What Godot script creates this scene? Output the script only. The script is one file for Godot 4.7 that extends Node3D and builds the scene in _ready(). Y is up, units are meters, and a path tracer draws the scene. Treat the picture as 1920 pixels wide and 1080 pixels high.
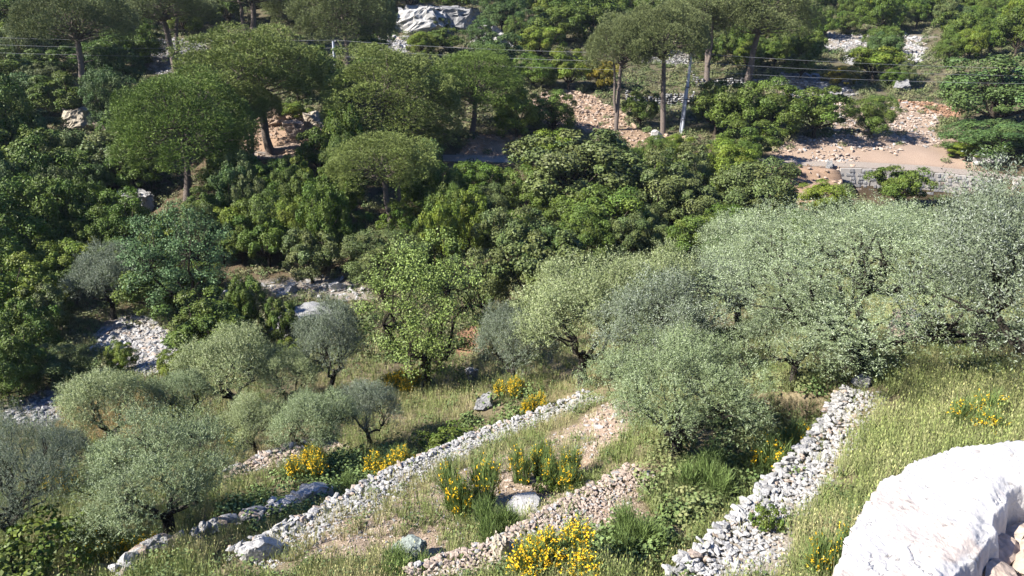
extends Node3D
# A terraced hillside with olives and broom, a wooded valley with stone pines, and a road with a power line on the slope across.

class MB:
	var v := PackedVector3Array()
	var n := PackedVector3Array()
	var c := PackedColorArray()
	var i := PackedInt32Array()
	func leaf(p: Vector3, d: Vector3, s: Vector3, l: float, w: float, col: Color) -> void:
		var k := v.size()
		var m := p + d * (l * 0.45)
		var o := s * w
		var nn := d.cross(s)
		v.append(p); v.append(m + o + nn * (w * 0.35)); v.append(p + d * l); v.append(m - o + nn * (w * 0.35))
		n.append(nn); n.append(nn); n.append(nn); n.append(nn)
		c.append(col); c.append(col); c.append(col); c.append(col)
		i.append(k); i.append(k + 1); i.append(k + 2); i.append(k); i.append(k + 2); i.append(k + 3)
	func blade(p: Vector3, q: Vector3, s: Vector3, w: float, col: Color) -> void:
		var k := v.size()
		var nn := s.cross(q - p).normalized()
		v.append(p + s * w); v.append(p - s * w); v.append(q)
		n.append(nn); n.append(nn); n.append(nn)
		c.append(col); c.append(col); c.append(col)
		i.append(k); i.append(k + 1); i.append(k + 2)
	func tube(pts: Array, rad: Array, sides: int, col: Color) -> void:
		var k := v.size()
		for a in pts.size():
			var d: Vector3 = (pts[mini(a + 1, pts.size() - 1)] - pts[maxi(a - 1, 0)])
			d = d.normalized()
			var e := Vector3.RIGHT if absf(d.y) > 0.7 else Vector3.UP
			var u := d.cross(e).normalized()
			var w := d.cross(u)
			for b in sides:
				var t := TAU * b / sides
				var o := u * cos(t) + w * sin(t)
				v.append(pts[a] + o * rad[a] * (0.88 + 0.24 * absf(sin(b * 2.3 + a * 1.1)))); n.append(o); c.append(col)
		for a in pts.size() - 1:
			for b in sides:
				var p := k + a * sides + b
				var q := k + a * sides + (b + 1) % sides
				i.append(p); i.append(p + sides); i.append(q)
				i.append(q); i.append(p + sides); i.append(q + sides)
	func tri(a: Vector3, b: Vector3, d: Vector3, col: Color) -> void:
		var k := v.size()
		var nn := (d - a).cross(b - a).normalized()
		v.append(a); v.append(b); v.append(d)
		for j in 3:
			n.append(nn); c.append(col)
		i.append(k); i.append(k + 1); i.append(k + 2)
	func mesh(mat: Material) -> ArrayMesh:
		var m := ArrayMesh.new()
		var arr := []
		arr.resize(Mesh.ARRAY_MAX)
		arr[Mesh.ARRAY_VERTEX] = v; arr[Mesh.ARRAY_NORMAL] = n; arr[Mesh.ARRAY_COLOR] = c; arr[Mesh.ARRAY_INDEX] = i
		m.add_surface_from_arrays(Mesh.PRIMITIVE_TRIANGLES, arr)
		m.surface_set_material(0, mat)
		return m

var rng := RandomNumberGenerator.new()
var used := {}
var M := {}
var ctrl := []
var coef := PackedFloat64Array()
var XS := PackedFloat32Array()
var ZS := PackedFloat32Array()
var HG := PackedFloat32Array()
var steps := []
var road := []
var patches := []
var grain := FastNoiseLite.new()
var coarse := FastNoiseLite.new()
# real-world base colours of stone and earth (linear): white, pale pink, grey, orange pink, red earth, grey green, cream
const TONE := [Color(0.44, 0.432, 0.415), Color(0.47, 0.38, 0.31), Color(0.29, 0.29, 0.285), Color(0.43, 0.32, 0.235), Color(0.36, 0.22, 0.14), Color(0.25, 0.285, 0.25), Color(0.42, 0.37, 0.29)]

# ------------------------------------------------------------------ helpers
func numbered(called: String) -> String:
	used[called] = used.get(called, -1) + 1
	return called if used[called] == 0 else "%s_%03d" % [called, used[called]]

func tag(o: Node, label: String, category: String, group := "", kind := "") -> void:
	if label: o.set_meta("label", label)
	if category: o.set_meta("category", category)
	if group: o.set_meta("group", group)
	if kind: o.set_meta("kind", kind)

func thing(called: String, label: String, category: String, where := Vector3.ZERO, turn := 0.0, group := "") -> Node3D:
	var o := Node3D.new()
	o.name = numbered(called)
	add_child(o)
	o.position = where
	o.rotation.y = turn
	tag(o, label, category, group)
	return o

func part(called: String, mesh: Mesh, parent: Node, mat: Material = null) -> MeshInstance3D:
	var o := MeshInstance3D.new()
	o.name = called
	o.mesh = mesh
	if mat: o.material_override = mat
	parent.add_child(o, true)
	return o

func scatter(called: String, mesh: Mesh, spots: Array, tints: Array, parent: Node) -> MultiMeshInstance3D:
	var mm := MultiMesh.new()
	mm.transform_format = MultiMesh.TRANSFORM_3D
	mm.use_colors = true
	mm.mesh = mesh
	mm.instance_count = spots.size()
	for k in spots.size():
		mm.set_instance_transform(k, spots[k])
		mm.set_instance_color(k, tints[k])
	var o := MultiMeshInstance3D.new()
	o.name = called if parent != self else numbered(called)
	o.multimesh = mm
	parent.add_child(o, true)
	return o

func unit() -> Vector3:
	var y := rng.randf_range(-1, 1)
	var t := rng.randf() * TAU
	var r := sqrt(1.0 - y * y)
	return Vector3(r * cos(t), y, r * sin(t))

func across(d: Vector3) -> Vector3:
	var s := d.cross(unit())
	return s.normalized() if s.length_squared() > 1e-5 else d.cross(Vector3(0.3, 0.5, 0.8)).normalized()

func noise_texture(s: int, freq: float, lo: float, hi: float, size := 512, warm := 0.0) -> ImageTexture:
	var f := FastNoiseLite.new()
	f.seed = s
	f.frequency = freq
	f.fractal_octaves = 5
	var g := f.get_seamless_image(size, size)
	var im := Image.create(size, size, false, Image.FORMAT_RGB8)
	for y in size:
		for x in size:
			var k := g.get_pixel(x, y).r
			var a: float = lerpf(lo, hi, clampf(k * 1.5 - 0.25, 0, 1))
			im.set_pixel(x, y, Color(a, a * (1.0 - warm * (1.0 - k)), a * (1.0 - 2.0 * warm * (1.0 - k))))
	return ImageTexture.create_from_image(im)

func bump_texture(s: int, freq: float, strength: float, size := 512) -> ImageTexture:
	var f := FastNoiseLite.new()
	f.seed = s
	f.frequency = freq
	f.fractal_octaves = 5
	var g := f.get_seamless_image(size, size)
	g.convert(Image.FORMAT_RGBA8)
	g.bump_map_to_normal_map(strength)
	return ImageTexture.create_from_image(g)

func surface(tex: Texture2D, scale: float, rough: float, bump: Texture2D = null, tint := Color.WHITE) -> StandardMaterial3D:
	var m := StandardMaterial3D.new()
	m.vertex_color_use_as_albedo = true
	m.albedo_color = tint
	m.albedo_texture = tex
	m.uv1_triplanar = true
	m.uv1_world_triplanar = true
	m.uv1_scale = Vector3.ONE * scale
	m.roughness = rough
	m.metallic_specular = 0.3
	if bump:
		m.normal_enabled = true
		m.normal_texture = bump
	return m

func foliage(tint: Color, back: float, rough := 0.55) -> StandardMaterial3D:
	var m := StandardMaterial3D.new()
	m.vertex_color_use_as_albedo = true
	m.albedo_color = tint
	m.roughness = rough
	m.metallic_specular = 0.35
	m.cull_mode = BaseMaterial3D.CULL_DISABLED
	m.backlight_enabled = true
	m.backlight = Color(back, back, back * 0.6)
	return m

# ------------------------------------------------------------------ terrain
func solve_terrain() -> void:
	var n := ctrl.size()
	var N := n + 3
	var A := []
	for r in N:
		var row := PackedFloat64Array()
		row.resize(N + 1)
		A.append(row)
	for r in n:
		for q in n:
			var dx: float = ctrl[r].x - ctrl[q].x
			var dz: float = ctrl[r].z - ctrl[q].z
			A[r][q] = sqrt(dx * dx + dz * dz + 9.0) - (0.6 if r == q else 0.0)
		A[r][n] = 1.0; A[r][n + 1] = ctrl[r].x; A[r][n + 2] = ctrl[r].z
		A[n][r] = 1.0; A[n + 1][r] = ctrl[r].x; A[n + 2][r] = ctrl[r].z
		A[r][N] = ctrl[r].y
	for p in N:
		var best := p
		for r in range(p + 1, N):
			if absf(A[r][p]) > absf(A[best][p]): best = r
		var sw = A[p]; A[p] = A[best]; A[best] = sw
		var pr: PackedFloat64Array = A[p]
		for r in range(p + 1, N):
			var row: PackedFloat64Array = A[r]
			var f := row[p] / pr[p]
			if f != 0.0:
				for q in range(p, N + 1): row[q] -= f * pr[q]
				A[r] = row
	coef.resize(N)
	for p in range(N - 1, -1, -1):
		var t: float = A[p][N]
		for q in range(p + 1, N): t -= A[p][q] * coef[q]
		coef[p] = t / A[p][p]

func near_line(x: float, z: float, line: PackedVector2Array) -> Vector3:   # distance, side, how far along (0..1 by points)
	var best := 1e9
	var side := 0.0
	var along := 0.0
	for k in line.size() - 1:
		var a := line[k]
		var d := line[k + 1] - a
		var t := clampf(((x - a.x) * d.x + (z - a.y) * d.y) / d.length_squared(), 0, 1)
		var q := a + d * t
		var r := Vector2(x, z).distance_to(q)
		if r < best:
			best = r; side = d.x * (z - a.y) - d.y * (x - a.x); along = k + t
	return Vector3(best, side, along)

func raw_height(x: float, z: float) -> float:
	var n := ctrl.size()
	var h: float = coef[n] + coef[n + 1] * x + coef[n + 2] * z
	for k in n:
		var p: Vector3 = ctrl[k]
		var dx := p.x - x
		var dz := p.z - z
		h += coef[k] * sqrt(dx * dx + dz * dz + 9.0)
	var far := clampf((-z - 30.0) / 60.0, 0, 1)
	h += grain.get_noise_2d(x * 6.0, z * 6.0) * lerpf(0.07, 0.25, far) + coarse.get_noise_2d(x * 1.5, z * 1.5) * lerpf(0.2, 0.6, far)
	for s in steps:
		if not s.box.has_point(Vector2(x, z)): continue
		var r := near_line(x, z, s.line)
		if r.y < 0 and r.x < s.reach:
			var k: float = 1.0 - r.x / s.reach
			if r.z < 0.001 or r.z > s.line.size() - 1.001: k = 1.0 - minf(1.0, r.x / 1.0)
			h -= s.drop * minf(1.0, r.x / 0.3) * k * k * (3 - 2 * k)
	return h

func build_grid() -> void:
	var put = func(arr: PackedFloat32Array, a: float, b: float, st: float) -> PackedFloat32Array:
		var n := int(round(absf(b - a) / st))
		for k in n: arr.append(a + (b - a) * k / n)
		return arr
	XS = put.call(XS, -150.0, -50.0, 4.0); XS = put.call(XS, -50.0, -24.0, 1.2); XS = put.call(XS, -24.0, 22.0, 0.33)
	XS = put.call(XS, 22.0, 60.0, 1.0); XS = put.call(XS, 60.0, 150.0, 4.0); XS.append(150.0)
	ZS = put.call(ZS, 30.0, -6.0, 3.0); ZS = put.call(ZS, -6.0, -46.0, 0.33); ZS = put.call(ZS, -46.0, -64.0, 0.8); ZS = put.call(ZS, -64.0, -76.0, 0.2); ZS = put.call(ZS, -76.0, -94.0, 0.8); ZS = put.call(ZS, -94.0, -106.0, 0.3)
	ZS = put.call(ZS, -106.0, -170.0, 2.0); ZS = put.call(ZS, -170.0, -270.0, 6.0); ZS.append(-270.0)
	HG.resize(XS.size() * ZS.size())
	var line := PackedVector2Array()
	for p in road: line.append(Vector2(p.x, p.z))
	for b in ZS.size():
		for a in XS.size():
			var h := raw_height(XS[a], ZS[b])
			if ZS[b] < -60 and ZS[b] > -85:
				var r := near_line(XS[a], ZS[b], line)
				if r.x < 4.5:
					var k := int(r.z)
					var y: float = lerpf(road[k].y, road[mini(k + 1, road.size() - 1)].y, r.z - k)
					var f := smoothstep(4.5, 2.2, r.x)
					var low := h < y - 0.8 and r.x > 1.7
					if not low: h = lerpf(h, y, f)
			HG[b * XS.size() + a] = h

func height(x: float, z: float) -> float:
	var a := clampi(XS.bsearch(x) - 1, 0, XS.size() - 2)
	var lo := 0
	var hi := ZS.size() - 1
	while hi - lo > 1:
		var m := (lo + hi) >> 1
		if ZS[m] >= z: lo = m
		else: hi = m
	var u := clampf((x - XS[a]) / (XS[a + 1] - XS[a]), 0, 1)
	var w := clampf((z - ZS[lo]) / (ZS[lo + 1] - ZS[lo]), 0, 1)
	var k := lo * XS.size() + a
	var nx := XS.size()
	return lerpf(lerpf(HG[k], HG[k + 1], u), lerpf(HG[k + nx], HG[k + nx + 1], u), w)

func ground(x: float, z: float, sink := 0.0) -> Vector3:
	return Vector3(x, height(x, z) - sink, z)

func patch_at(x: float, z: float) -> Array:      # [tone, strength] of the stony ground here
	var far := clampf((-z - 15.0) / 60.0, 0.0, 1.0)
	var j := lerpf(0.35, 1.2, far)
	var q := Vector2(x + grain.get_noise_2d(x * 9.0, z * 9.0) * j, z + grain.get_noise_2d(x * 9.0 + 70.0, z * 9.0) * j)
	for p in patches:
		if p.box.has_point(q) and Geometry2D.is_point_in_polygon(q, p.poly):
			return [p.tone, p.strength]
	return [-1, 0.0]

func build_ground() -> void:
	var b := MB.new()
	var nx := XS.size()
	for r in ZS.size():
		for a in nx:
			var x := XS[a]
			var z := ZS[r]
			var k := r * nx + a
			b.v.append(Vector3(x, HG[k], z))
			var dx: float = (HG[r * nx + mini(a + 1, nx - 1)] - HG[r * nx + maxi(a - 1, 0)]) / (XS[mini(a + 1, nx - 1)] - XS[maxi(a - 1, 0)])
			var dz: float = (HG[mini(r + 1, ZS.size() - 1) * nx + a] - HG[maxi(r - 1, 0) * nx + a]) / (ZS[mini(r + 1, ZS.size() - 1)] - ZS[maxi(r - 1, 0)])
			b.n.append(Vector3(-dx, 1, -dz).normalized())
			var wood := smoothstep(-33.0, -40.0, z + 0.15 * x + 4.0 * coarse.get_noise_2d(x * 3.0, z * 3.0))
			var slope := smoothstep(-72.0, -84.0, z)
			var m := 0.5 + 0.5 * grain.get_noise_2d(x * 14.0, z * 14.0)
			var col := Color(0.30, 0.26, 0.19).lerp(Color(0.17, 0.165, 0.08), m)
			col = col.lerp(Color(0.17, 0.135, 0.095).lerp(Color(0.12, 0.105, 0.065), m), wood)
			col = col.lerp(Color(0.22, 0.20, 0.14).lerp(Color(0.11, 0.11, 0.06), m), slope)
			var p := patch_at(x, z)
			if p[0] >= 0:
				col = col.lerp(TONE[p[0]] * (0.95 + 0.3 * m), p[1] * 0.95)
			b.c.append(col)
	for r in ZS.size() - 1:
		for a in nx - 1:
			var k := r * nx + a
			b.i.append(k); b.i.append(k + nx); b.i.append(k + 1)
			b.i.append(k + 1); b.i.append(k + nx); b.i.append(k + nx + 1)
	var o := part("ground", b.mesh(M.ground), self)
	tag(o, "hillside of stony soil falling into the valley and rising beyond", "ground", "", "structure")

func build_road() -> void:
	var b := MB.new()
	for k in road.size() - 1:
		for s in 8:
			var p: Vector3 = road[k].lerp(road[k + 1], s / 8.0)
			var q: Vector3 = road[k].lerp(road[k + 1], (s + 1) / 8.0)
			var e := Vector3(0, 0, 1.6)
			for y in 2:
				var o := Vector3(0, 0.06, 0)
				var w0 := 0.1 * grain.get_noise_1d((k * 8 + s) * 9.0)
				var w1 := 0.1 * grain.get_noise_1d((k * 8 + s + 1) * 9.0)
				if y == 0:
					b.tri(p - e * (1 + w0) + o, q - e * (1 + w1) + o, p + e + o, Color(0.46, 0.43, 0.39)); b.tri(q - e * (1 + w1) + o, q + e + o, p + e + o, Color(0.46, 0.43, 0.39))
				else:
					var d := Vector3(0, -0.3, 0)
					b.tri(p + e + o, q + e + o, p + e + d, Color(0.36, 0.35, 0.33)); b.tri(q + e + o, q + e + d, p + e + d, Color(0.36, 0.35, 0.33))
	var r := part("road", b.mesh(M.ground), self)
	tag(r, "narrow grey concrete road along the far slope", "road", "", "structure")

# ------------------------------------------------------------------ stones
func stone_mesh(s: int, div: int, roundness: float, rough: float, flat: float, layered := false) -> ArrayMesh:
	rng.seed = s
	var off := {}
	var b := MB.new()
	var f := FastNoiseLite.new()
	f.seed = s
	f.frequency = 0.9
	var sq := Vector3(1.0, flat, rng.randf_range(0.7, 0.95))
	var cuts := []
	for k in 7: cuts.append([unit(), rng.randf_range(0.62, 0.9)])
	var at = func(p: Vector3) -> Vector3:
		var key := Vector3i((p * 100.0).round())
		if not off.has(key):
			var q: Vector3 = p.lerp(p.normalized() * 1.1, roundness)
			q += Vector3(f.get_noise_3dv(p), f.get_noise_3dv(p + Vector3.ONE * 9), f.get_noise_3dv(p + Vector3.ONE * 23)) * rough
			for c in cuts:
				var over: float = q.dot(c[0]) - c[1]
				if over > 0: q -= c[0] * over
			if layered:      # beds of limestone, each a little in or out, broken by joints
				var bed := floorf((q.y + 0.3 * f.get_noise_2d(q.x * 2.0, q.z * 2.0)) * 3.5)
				var push := 0.16 * sin(bed * 12.9 + s) + 0.10 * f.get_noise_2d(q.x * 9.0 + bed * 5.0, q.z * 9.0) + 0.12 * f.get_noise_3dv(q * 6.0)
				q += Vector3(q.x, 0.25 * q.y, q.z).normalized() * push
			off[key] = q * sq * 0.5
		return off[key]
	for face in 6:
		var u: Vector3 = [Vector3.RIGHT, Vector3.RIGHT, Vector3.UP, Vector3.UP, Vector3.BACK, Vector3.BACK][face]
		var w: Vector3 = [Vector3.UP, Vector3.DOWN, Vector3.BACK, Vector3.FORWARD, Vector3.RIGHT, Vector3.LEFT][face]
		var nn := w.cross(u)
		for a in div:
			for e in div:
				var p00: Vector3 = at.call(nn + u * (2.0 * a / div - 1) + w * (2.0 * e / div - 1))
				var p10: Vector3 = at.call(nn + u * (2.0 * (a + 1) / div - 1) + w * (2.0 * e / div - 1))
				var p01: Vector3 = at.call(nn + u * (2.0 * a / div - 1) + w * (2.0 * (e + 1) / div - 1))
				var p11: Vector3 = at.call(nn + u * (2.0 * (a + 1) / div - 1) + w * (2.0 * (e + 1) / div - 1))
				b.tri(p00, p10, p01, Color.WHITE)
				b.tri(p10, p11, p01, Color.WHITE)
	for k in b.n.size():      # faces look outward
		var mid := (b.v[k - k % 3] + b.v[k - k % 3 + 1] + b.v[k - k % 3 + 2])
		if b.n[k].dot(mid) < 0: b.n[k] = -b.n[k]
	return b.mesh(M.stone)

func tone_color(tone: int, spread := 0.22) -> Color:
	var c: Color = TONE[tone]
	if rng.randf() < (0.06 if tone == 0 else 0.2): c = TONE[[1, 0, 0, 1, 3, 2, 1][tone]]
	var k := rng.randf_range(1.0 - spread, 1.0 + spread * 0.5)
	return Color(c.r * k, c.g * k, c.b * k)

func stone_basis(size: float) -> Basis:
	return Basis.from_euler(Vector3(rng.randf_range(-0.5, 0.5), rng.randf() * TAU, rng.randf_range(-0.5, 0.5))).scaled_local(Vector3(rng.randf_range(0.8, 1.4), rng.randf_range(0.42, 0.9), rng.randf_range(0.7, 1.1)) * size)

var stones := []
var wall_mats := {}
func stone_mat(tone: int, pure := false) -> Material:
	var v := 9 if pure else rng.randi() % 7
	var key := tone * 10 + v
	if not wall_mats.has(key):
		var c: Color = TONE[tone] if pure else tone_color(tone, 0.25)
		var m: StandardMaterial3D = M.stone.duplicate()
		m.vertex_color_use_as_albedo = false
		m.albedo_color = c.linear_to_srgb()
		wall_mats[key] = m
	return wall_mats[key]

func stone_wall(label: String, pts: Array, drop: float, band: float, size: float, tone: int) -> void:
	var w := thing("dry_stone_wall", label, "stone wall", ground(pts[0][0], pts[0][1]))
	w.set_meta("kind", "thing")
	var spots := []     # [position, size, rank]
	for k in pts.size() - 1:
		var a := Vector2(pts[k][0], pts[k][1])
		var d := Vector2(pts[k + 1][0], pts[k + 1][1]) - a
		var L := d.length()
		d /= L
		var up := Vector2(-d.y, d.x)           # uphill side
		var s := 0.0
		while s < L:
			var row := -0.14
			while row < band:
				var sz := size * (rng.randf_range(0.8, 1.7) if row < 0.05 else lerpf(1.15, 0.4, clampf(row / band, 0, 1)) * (0.55 + 0.75 * pow(rng.randf(), 1.6)))
				var q := a + d * (s + rng.randf_range(-0.1, 0.1)) + up * (row + rng.randf_range(-0.06, 0.06))
				var y := height((a + d * s + up * maxf(row, 0.25)).x, (a + d * s + up * maxf(row, 0.25)).y)
				var edge := 0.10 * exp(-absf(row) * 2.0)
				if row < band * 0.55 or rng.randf() < 0.6:
					spots.append([Vector3(q.x, y + sz * 0.12 + edge, q.y), sz, row + rng.randf() * 0.25 - sz])
				row += sz * rng.randf_range(0.5, 0.95)
			var hh := 0.15
			while hh < drop:                       # the face down to the terrace below
				var q := a + d * (s + rng.randf_range(-0.1, 0.1)) - up * (0.12 + hh * 0.12)
				var y := height((a + d * s + up * 0.3).x, (a + d * s + up * 0.3).y) - hh
				spots.append([Vector3(q.x, y, q.y), size * rng.randf_range(0.8, 1.2), 2.0 + hh])
				hh += size * 0.7
			s += size * rng.randf_range(0.55, 0.95)
	spots.sort_custom(func(a, b): return a[2] < b[2])
	for k in mini(300, spots.size()):
		var o := part("stone", stones[rng.randi() % stones.size()], w, stone_mat(tone))
		o.transform = Transform3D(stone_basis(spots[k][1]), spots[k][0] - w.position)
	if spots.size() > 300:
		var tr := []
		var cs := []
		for k in range(300, spots.size()):
			tr.append(Transform3D(stone_basis(spots[k][1]), spots[k][0] - w.position)); cs.append(tone_color(tone))
		scatter("smaller_rubble", stones[0], tr, cs, w).set_meta("kind", "stuff")

func rubble(label: String, poly: PackedVector2Array, density: float, size: float, tone: int) -> void:
	var box := Rect2(poly[0], Vector2.ZERO)
	for p in poly: box = box.expand(p)
	box = box.grow(0.6)
	var n := int(box.get_area() * density)
	var tr := [[], [], []]
	var cs := [[], [], []]
	for k in n:
		var q := Vector2(rng.randf_range(box.position.x, box.end.x), rng.randf_range(box.position.y, box.end.y))
		var j := Vector2(grain.get_noise_2d(q.x * 9, q.y * 9), grain.get_noise_2d(q.x * 9 + 70, q.y * 9)) * size * 5.0
		if not Geometry2D.is_point_in_polygon(q + j, poly): continue
		var sz := size * (0.5 + 0.9 * pow(rng.randf(), 2.0)) * (1.8 if rng.randf() < 0.03 else 1.0)
		var v := rng.randi() % 3
		tr[v].append(Transform3D(stone_basis(sz), Vector3(q.x, height(q.x, q.y) + sz * rng.randf_range(0.05, 0.3), q.y)))
		cs[v].append(tone_color(tone))
	var o := thing("rubble", label, "rubble")
	o.set_meta("kind", "stuff")
	for v in 3:
		if tr[v].size(): scatter("loose_stone", stones[v * 2], tr[v], cs[v], o).set_meta("kind", "stuff")

# ------------------------------------------------------------------ trees
func limb(b: MB, a: Vector3, e: Vector3, r0: float, r1: float, col: Color, sides := 5, wob := 0.12) -> void:
	var pts := []
	var rad := []
	var l := a.distance_to(e)
	for k in 5:
		var t := k / 4.0
		var p := a.lerp(e, t)
		if k > 0 and k < 4: p += unit() * l * wob * 0.5
		p.y += sin(t * PI) * l * -0.06
		pts.append(p); rad.append(lerpf(r0, r1, t))
	b.tube(pts, rad, sides, col)

func oak(s: int, W: float, H: float, count: int, size: float, low: float, K: int) -> Array:
	rng.seed = s
	var b := MB.new()
	var t := MB.new()
	var mid := Vector3(0, H * (0.5 + low * 0.5), 0)
	var rad := Vector3(W * 0.5, H * 0.5 * (1.0 - low), W * 0.5)
	var bark := Color(0.10, 0.08, 0.06)
	var fork := Vector3(rng.randf_range(-0.1, 0.1), H * maxf(0.18, low * 0.9), rng.randf_range(-0.1, 0.1))
	t.tube([Vector3(0, -0.3, 0), Vector3(0.03, fork.y * 0.5, 0.02), fork], [W * 0.035, W * 0.026, W * 0.024], 7, bark)
	for k in K:
		var g := Vector3.ZERO
		var y := 1.0 - 1.75 * (k + 0.5) / K
		var th := k * 2.39996 + rng.randf_range(-0.5, 0.5)
		g = Vector3(sqrt(1 - y * y) * cos(th), y, sqrt(1 - y * y) * sin(th))
		var bulge := rng.randf_range(0.55, 0.96) if k % 4 else rng.randf_range(0.2, 0.5)
		var p := mid + g * rad * bulge
		var r := W * (rng.randf_range(0.05, 0.09) if k % 3 == 0 else rng.randf_range(0.09, 0.15))
		var tone := rng.randf_range(0.8, 1.2)
		var hue := rng.randf_range(-0.12, 0.22)
		if k % 2 == 0: limb(t, fork, p, W * 0.014, W * 0.004, bark, 4)
		for e in count / K:
			var q := (unit() + g * 0.55 + Vector3(0, 0.3, 0)).normalized()
			var lp := p + q * r * Vector3(1, 0.85, 1) * (0.6 + 0.5 * pow(rng.randf(), 0.8) + 0.22 * sin(q.x * 6.0 + k) * sin(q.z * 6.0 + k * 2.0))
			var nn := (q * 0.9 + unit() * 0.75 + Vector3(0, 0.25, 0)).normalized()
			var d := across(nn)
			var lr := tone * rng.randf_range(0.7, 1.3)
			var sz := size * rng.randf_range(0.65, 1.25)
			b.leaf(lp - d * sz * 0.5, d, nn.cross(d), sz, sz * 0.36, Color((0.082 + 0.055 * hue) * lr, 0.122 * lr, 0.02 * lr))
	return [t.mesh(M.bark), b.mesh(M.leaf[0])]

func pine(s: int, W: float, H: float, fr: float, K: int, tufts: int) -> Array:
	rng.seed = s
	var b := MB.new()
	var t := MB.new()
	var bark := Color(0.27, 0.22, 0.19)
	var base := H * (1.0 - fr)
	var lean := Vector3(rng.randf_range(-0.05, 0.05), 0, rng.randf_range(-0.04, 0.04)) * H
	var fork := lean * 0.8 + Vector3(0, base + H * fr * 0.12, 0)
	t.tube([Vector3(0, -0.4, 0), Vector3(0, 0.25, 0), lean * 0.25 + Vector3(0.06, base * 0.4, 0), lean * 0.5 + Vector3(-0.05, base * 0.75, 0.05), fork], [W * 0.04, W * 0.031, W * 0.026, W * 0.024, W * 0.021], 9, bark)
	t.tube([fork, lean + Vector3(0.1, H * (1 - fr * 0.6), 0), lean + Vector3(0, H * 0.9, 0)], [W * 0.020, W * 0.013, W * 0.004], 6, bark)
	if s % 2: limb(t, Vector3(0.1, base * 0.35, 0.1), fork + Vector3(W * 0.16, H * 0.12, 0.2), W * 0.019, W * 0.012, bark, 7, 0.05)
	for k in 5:      # dead stubs on the bare trunk
		var y := base * rng.randf_range(0.55, 1.0)
		limb(t, lean * 0.5 + Vector3(0, y, 0), lean * 0.5 + Vector3(rng.randf_range(-1, 1) * W * 0.16, y + rng.randf_range(0.0, 0.5), rng.randf_range(-1, 1) * W * 0.16), W * 0.006, W * 0.002, bark, 4)
	for k in K:
		var y := 1.0 - (1.25 + maxf(0.0, fr - 0.55) * 1.4) * (k + 0.5) / K
		var th := k * 2.39996 + rng.randf_range(-0.4, 0.4)
		var g := Vector3(sqrt(maxf(0.0, 1 - y * y)) * cos(th), y, sqrt(maxf(0.0, 1 - y * y)) * sin(th))
		var p := lean + Vector3(0, base + H * fr * 0.37, 0) + g * Vector3(W * 0.5, H * fr * 0.63, W * 0.5) * (rng.randf_range(0.66, 0.84) if k % 6 else rng.randf_range(0.3, 0.5))
		var r := W * (rng.randf_range(0.09, 0.13) if k % 3 else rng.randf_range(0.14, 0.19))
		var tone := rng.randf_range(0.85, 1.15)
		limb(t, fork.lerp(lean + Vector3(0, H * (1 - fr * 0.45), 0), rng.randf() * 0.8), p, W * 0.010, W * 0.003, bark, 4)
		for e in tufts / K:
			var q := (unit() + g * 0.55 + Vector3(0, 0.35, 0)).normalized()
			var lp := p + q * r * Vector3(1, 1.05, 1) * (0.6 + 0.42 * pow(rng.randf(), 0.6) + 0.16 * sin(q.x * 8.0 + k) * sin(q.z * 8.0 + k * 3.0))
			var up := (q * 0.7 + Vector3(0, 0.55, 0) + unit() * 0.35).normalized()
			var lr := tone * rng.randf_range(0.72, 1.3)
			var col := Color(0.158 * lr, 0.196 * lr, 0.052 * lr)
			for z in 5:
				var d := (up + unit() * 0.7).normalized()
				b.blade(lp, lp + d * rng.randf_range(0.12, 0.22), across(d), 0.021, col)
	return [t.mesh(M.bark), b.mesh(M.needle[0])]

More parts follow.
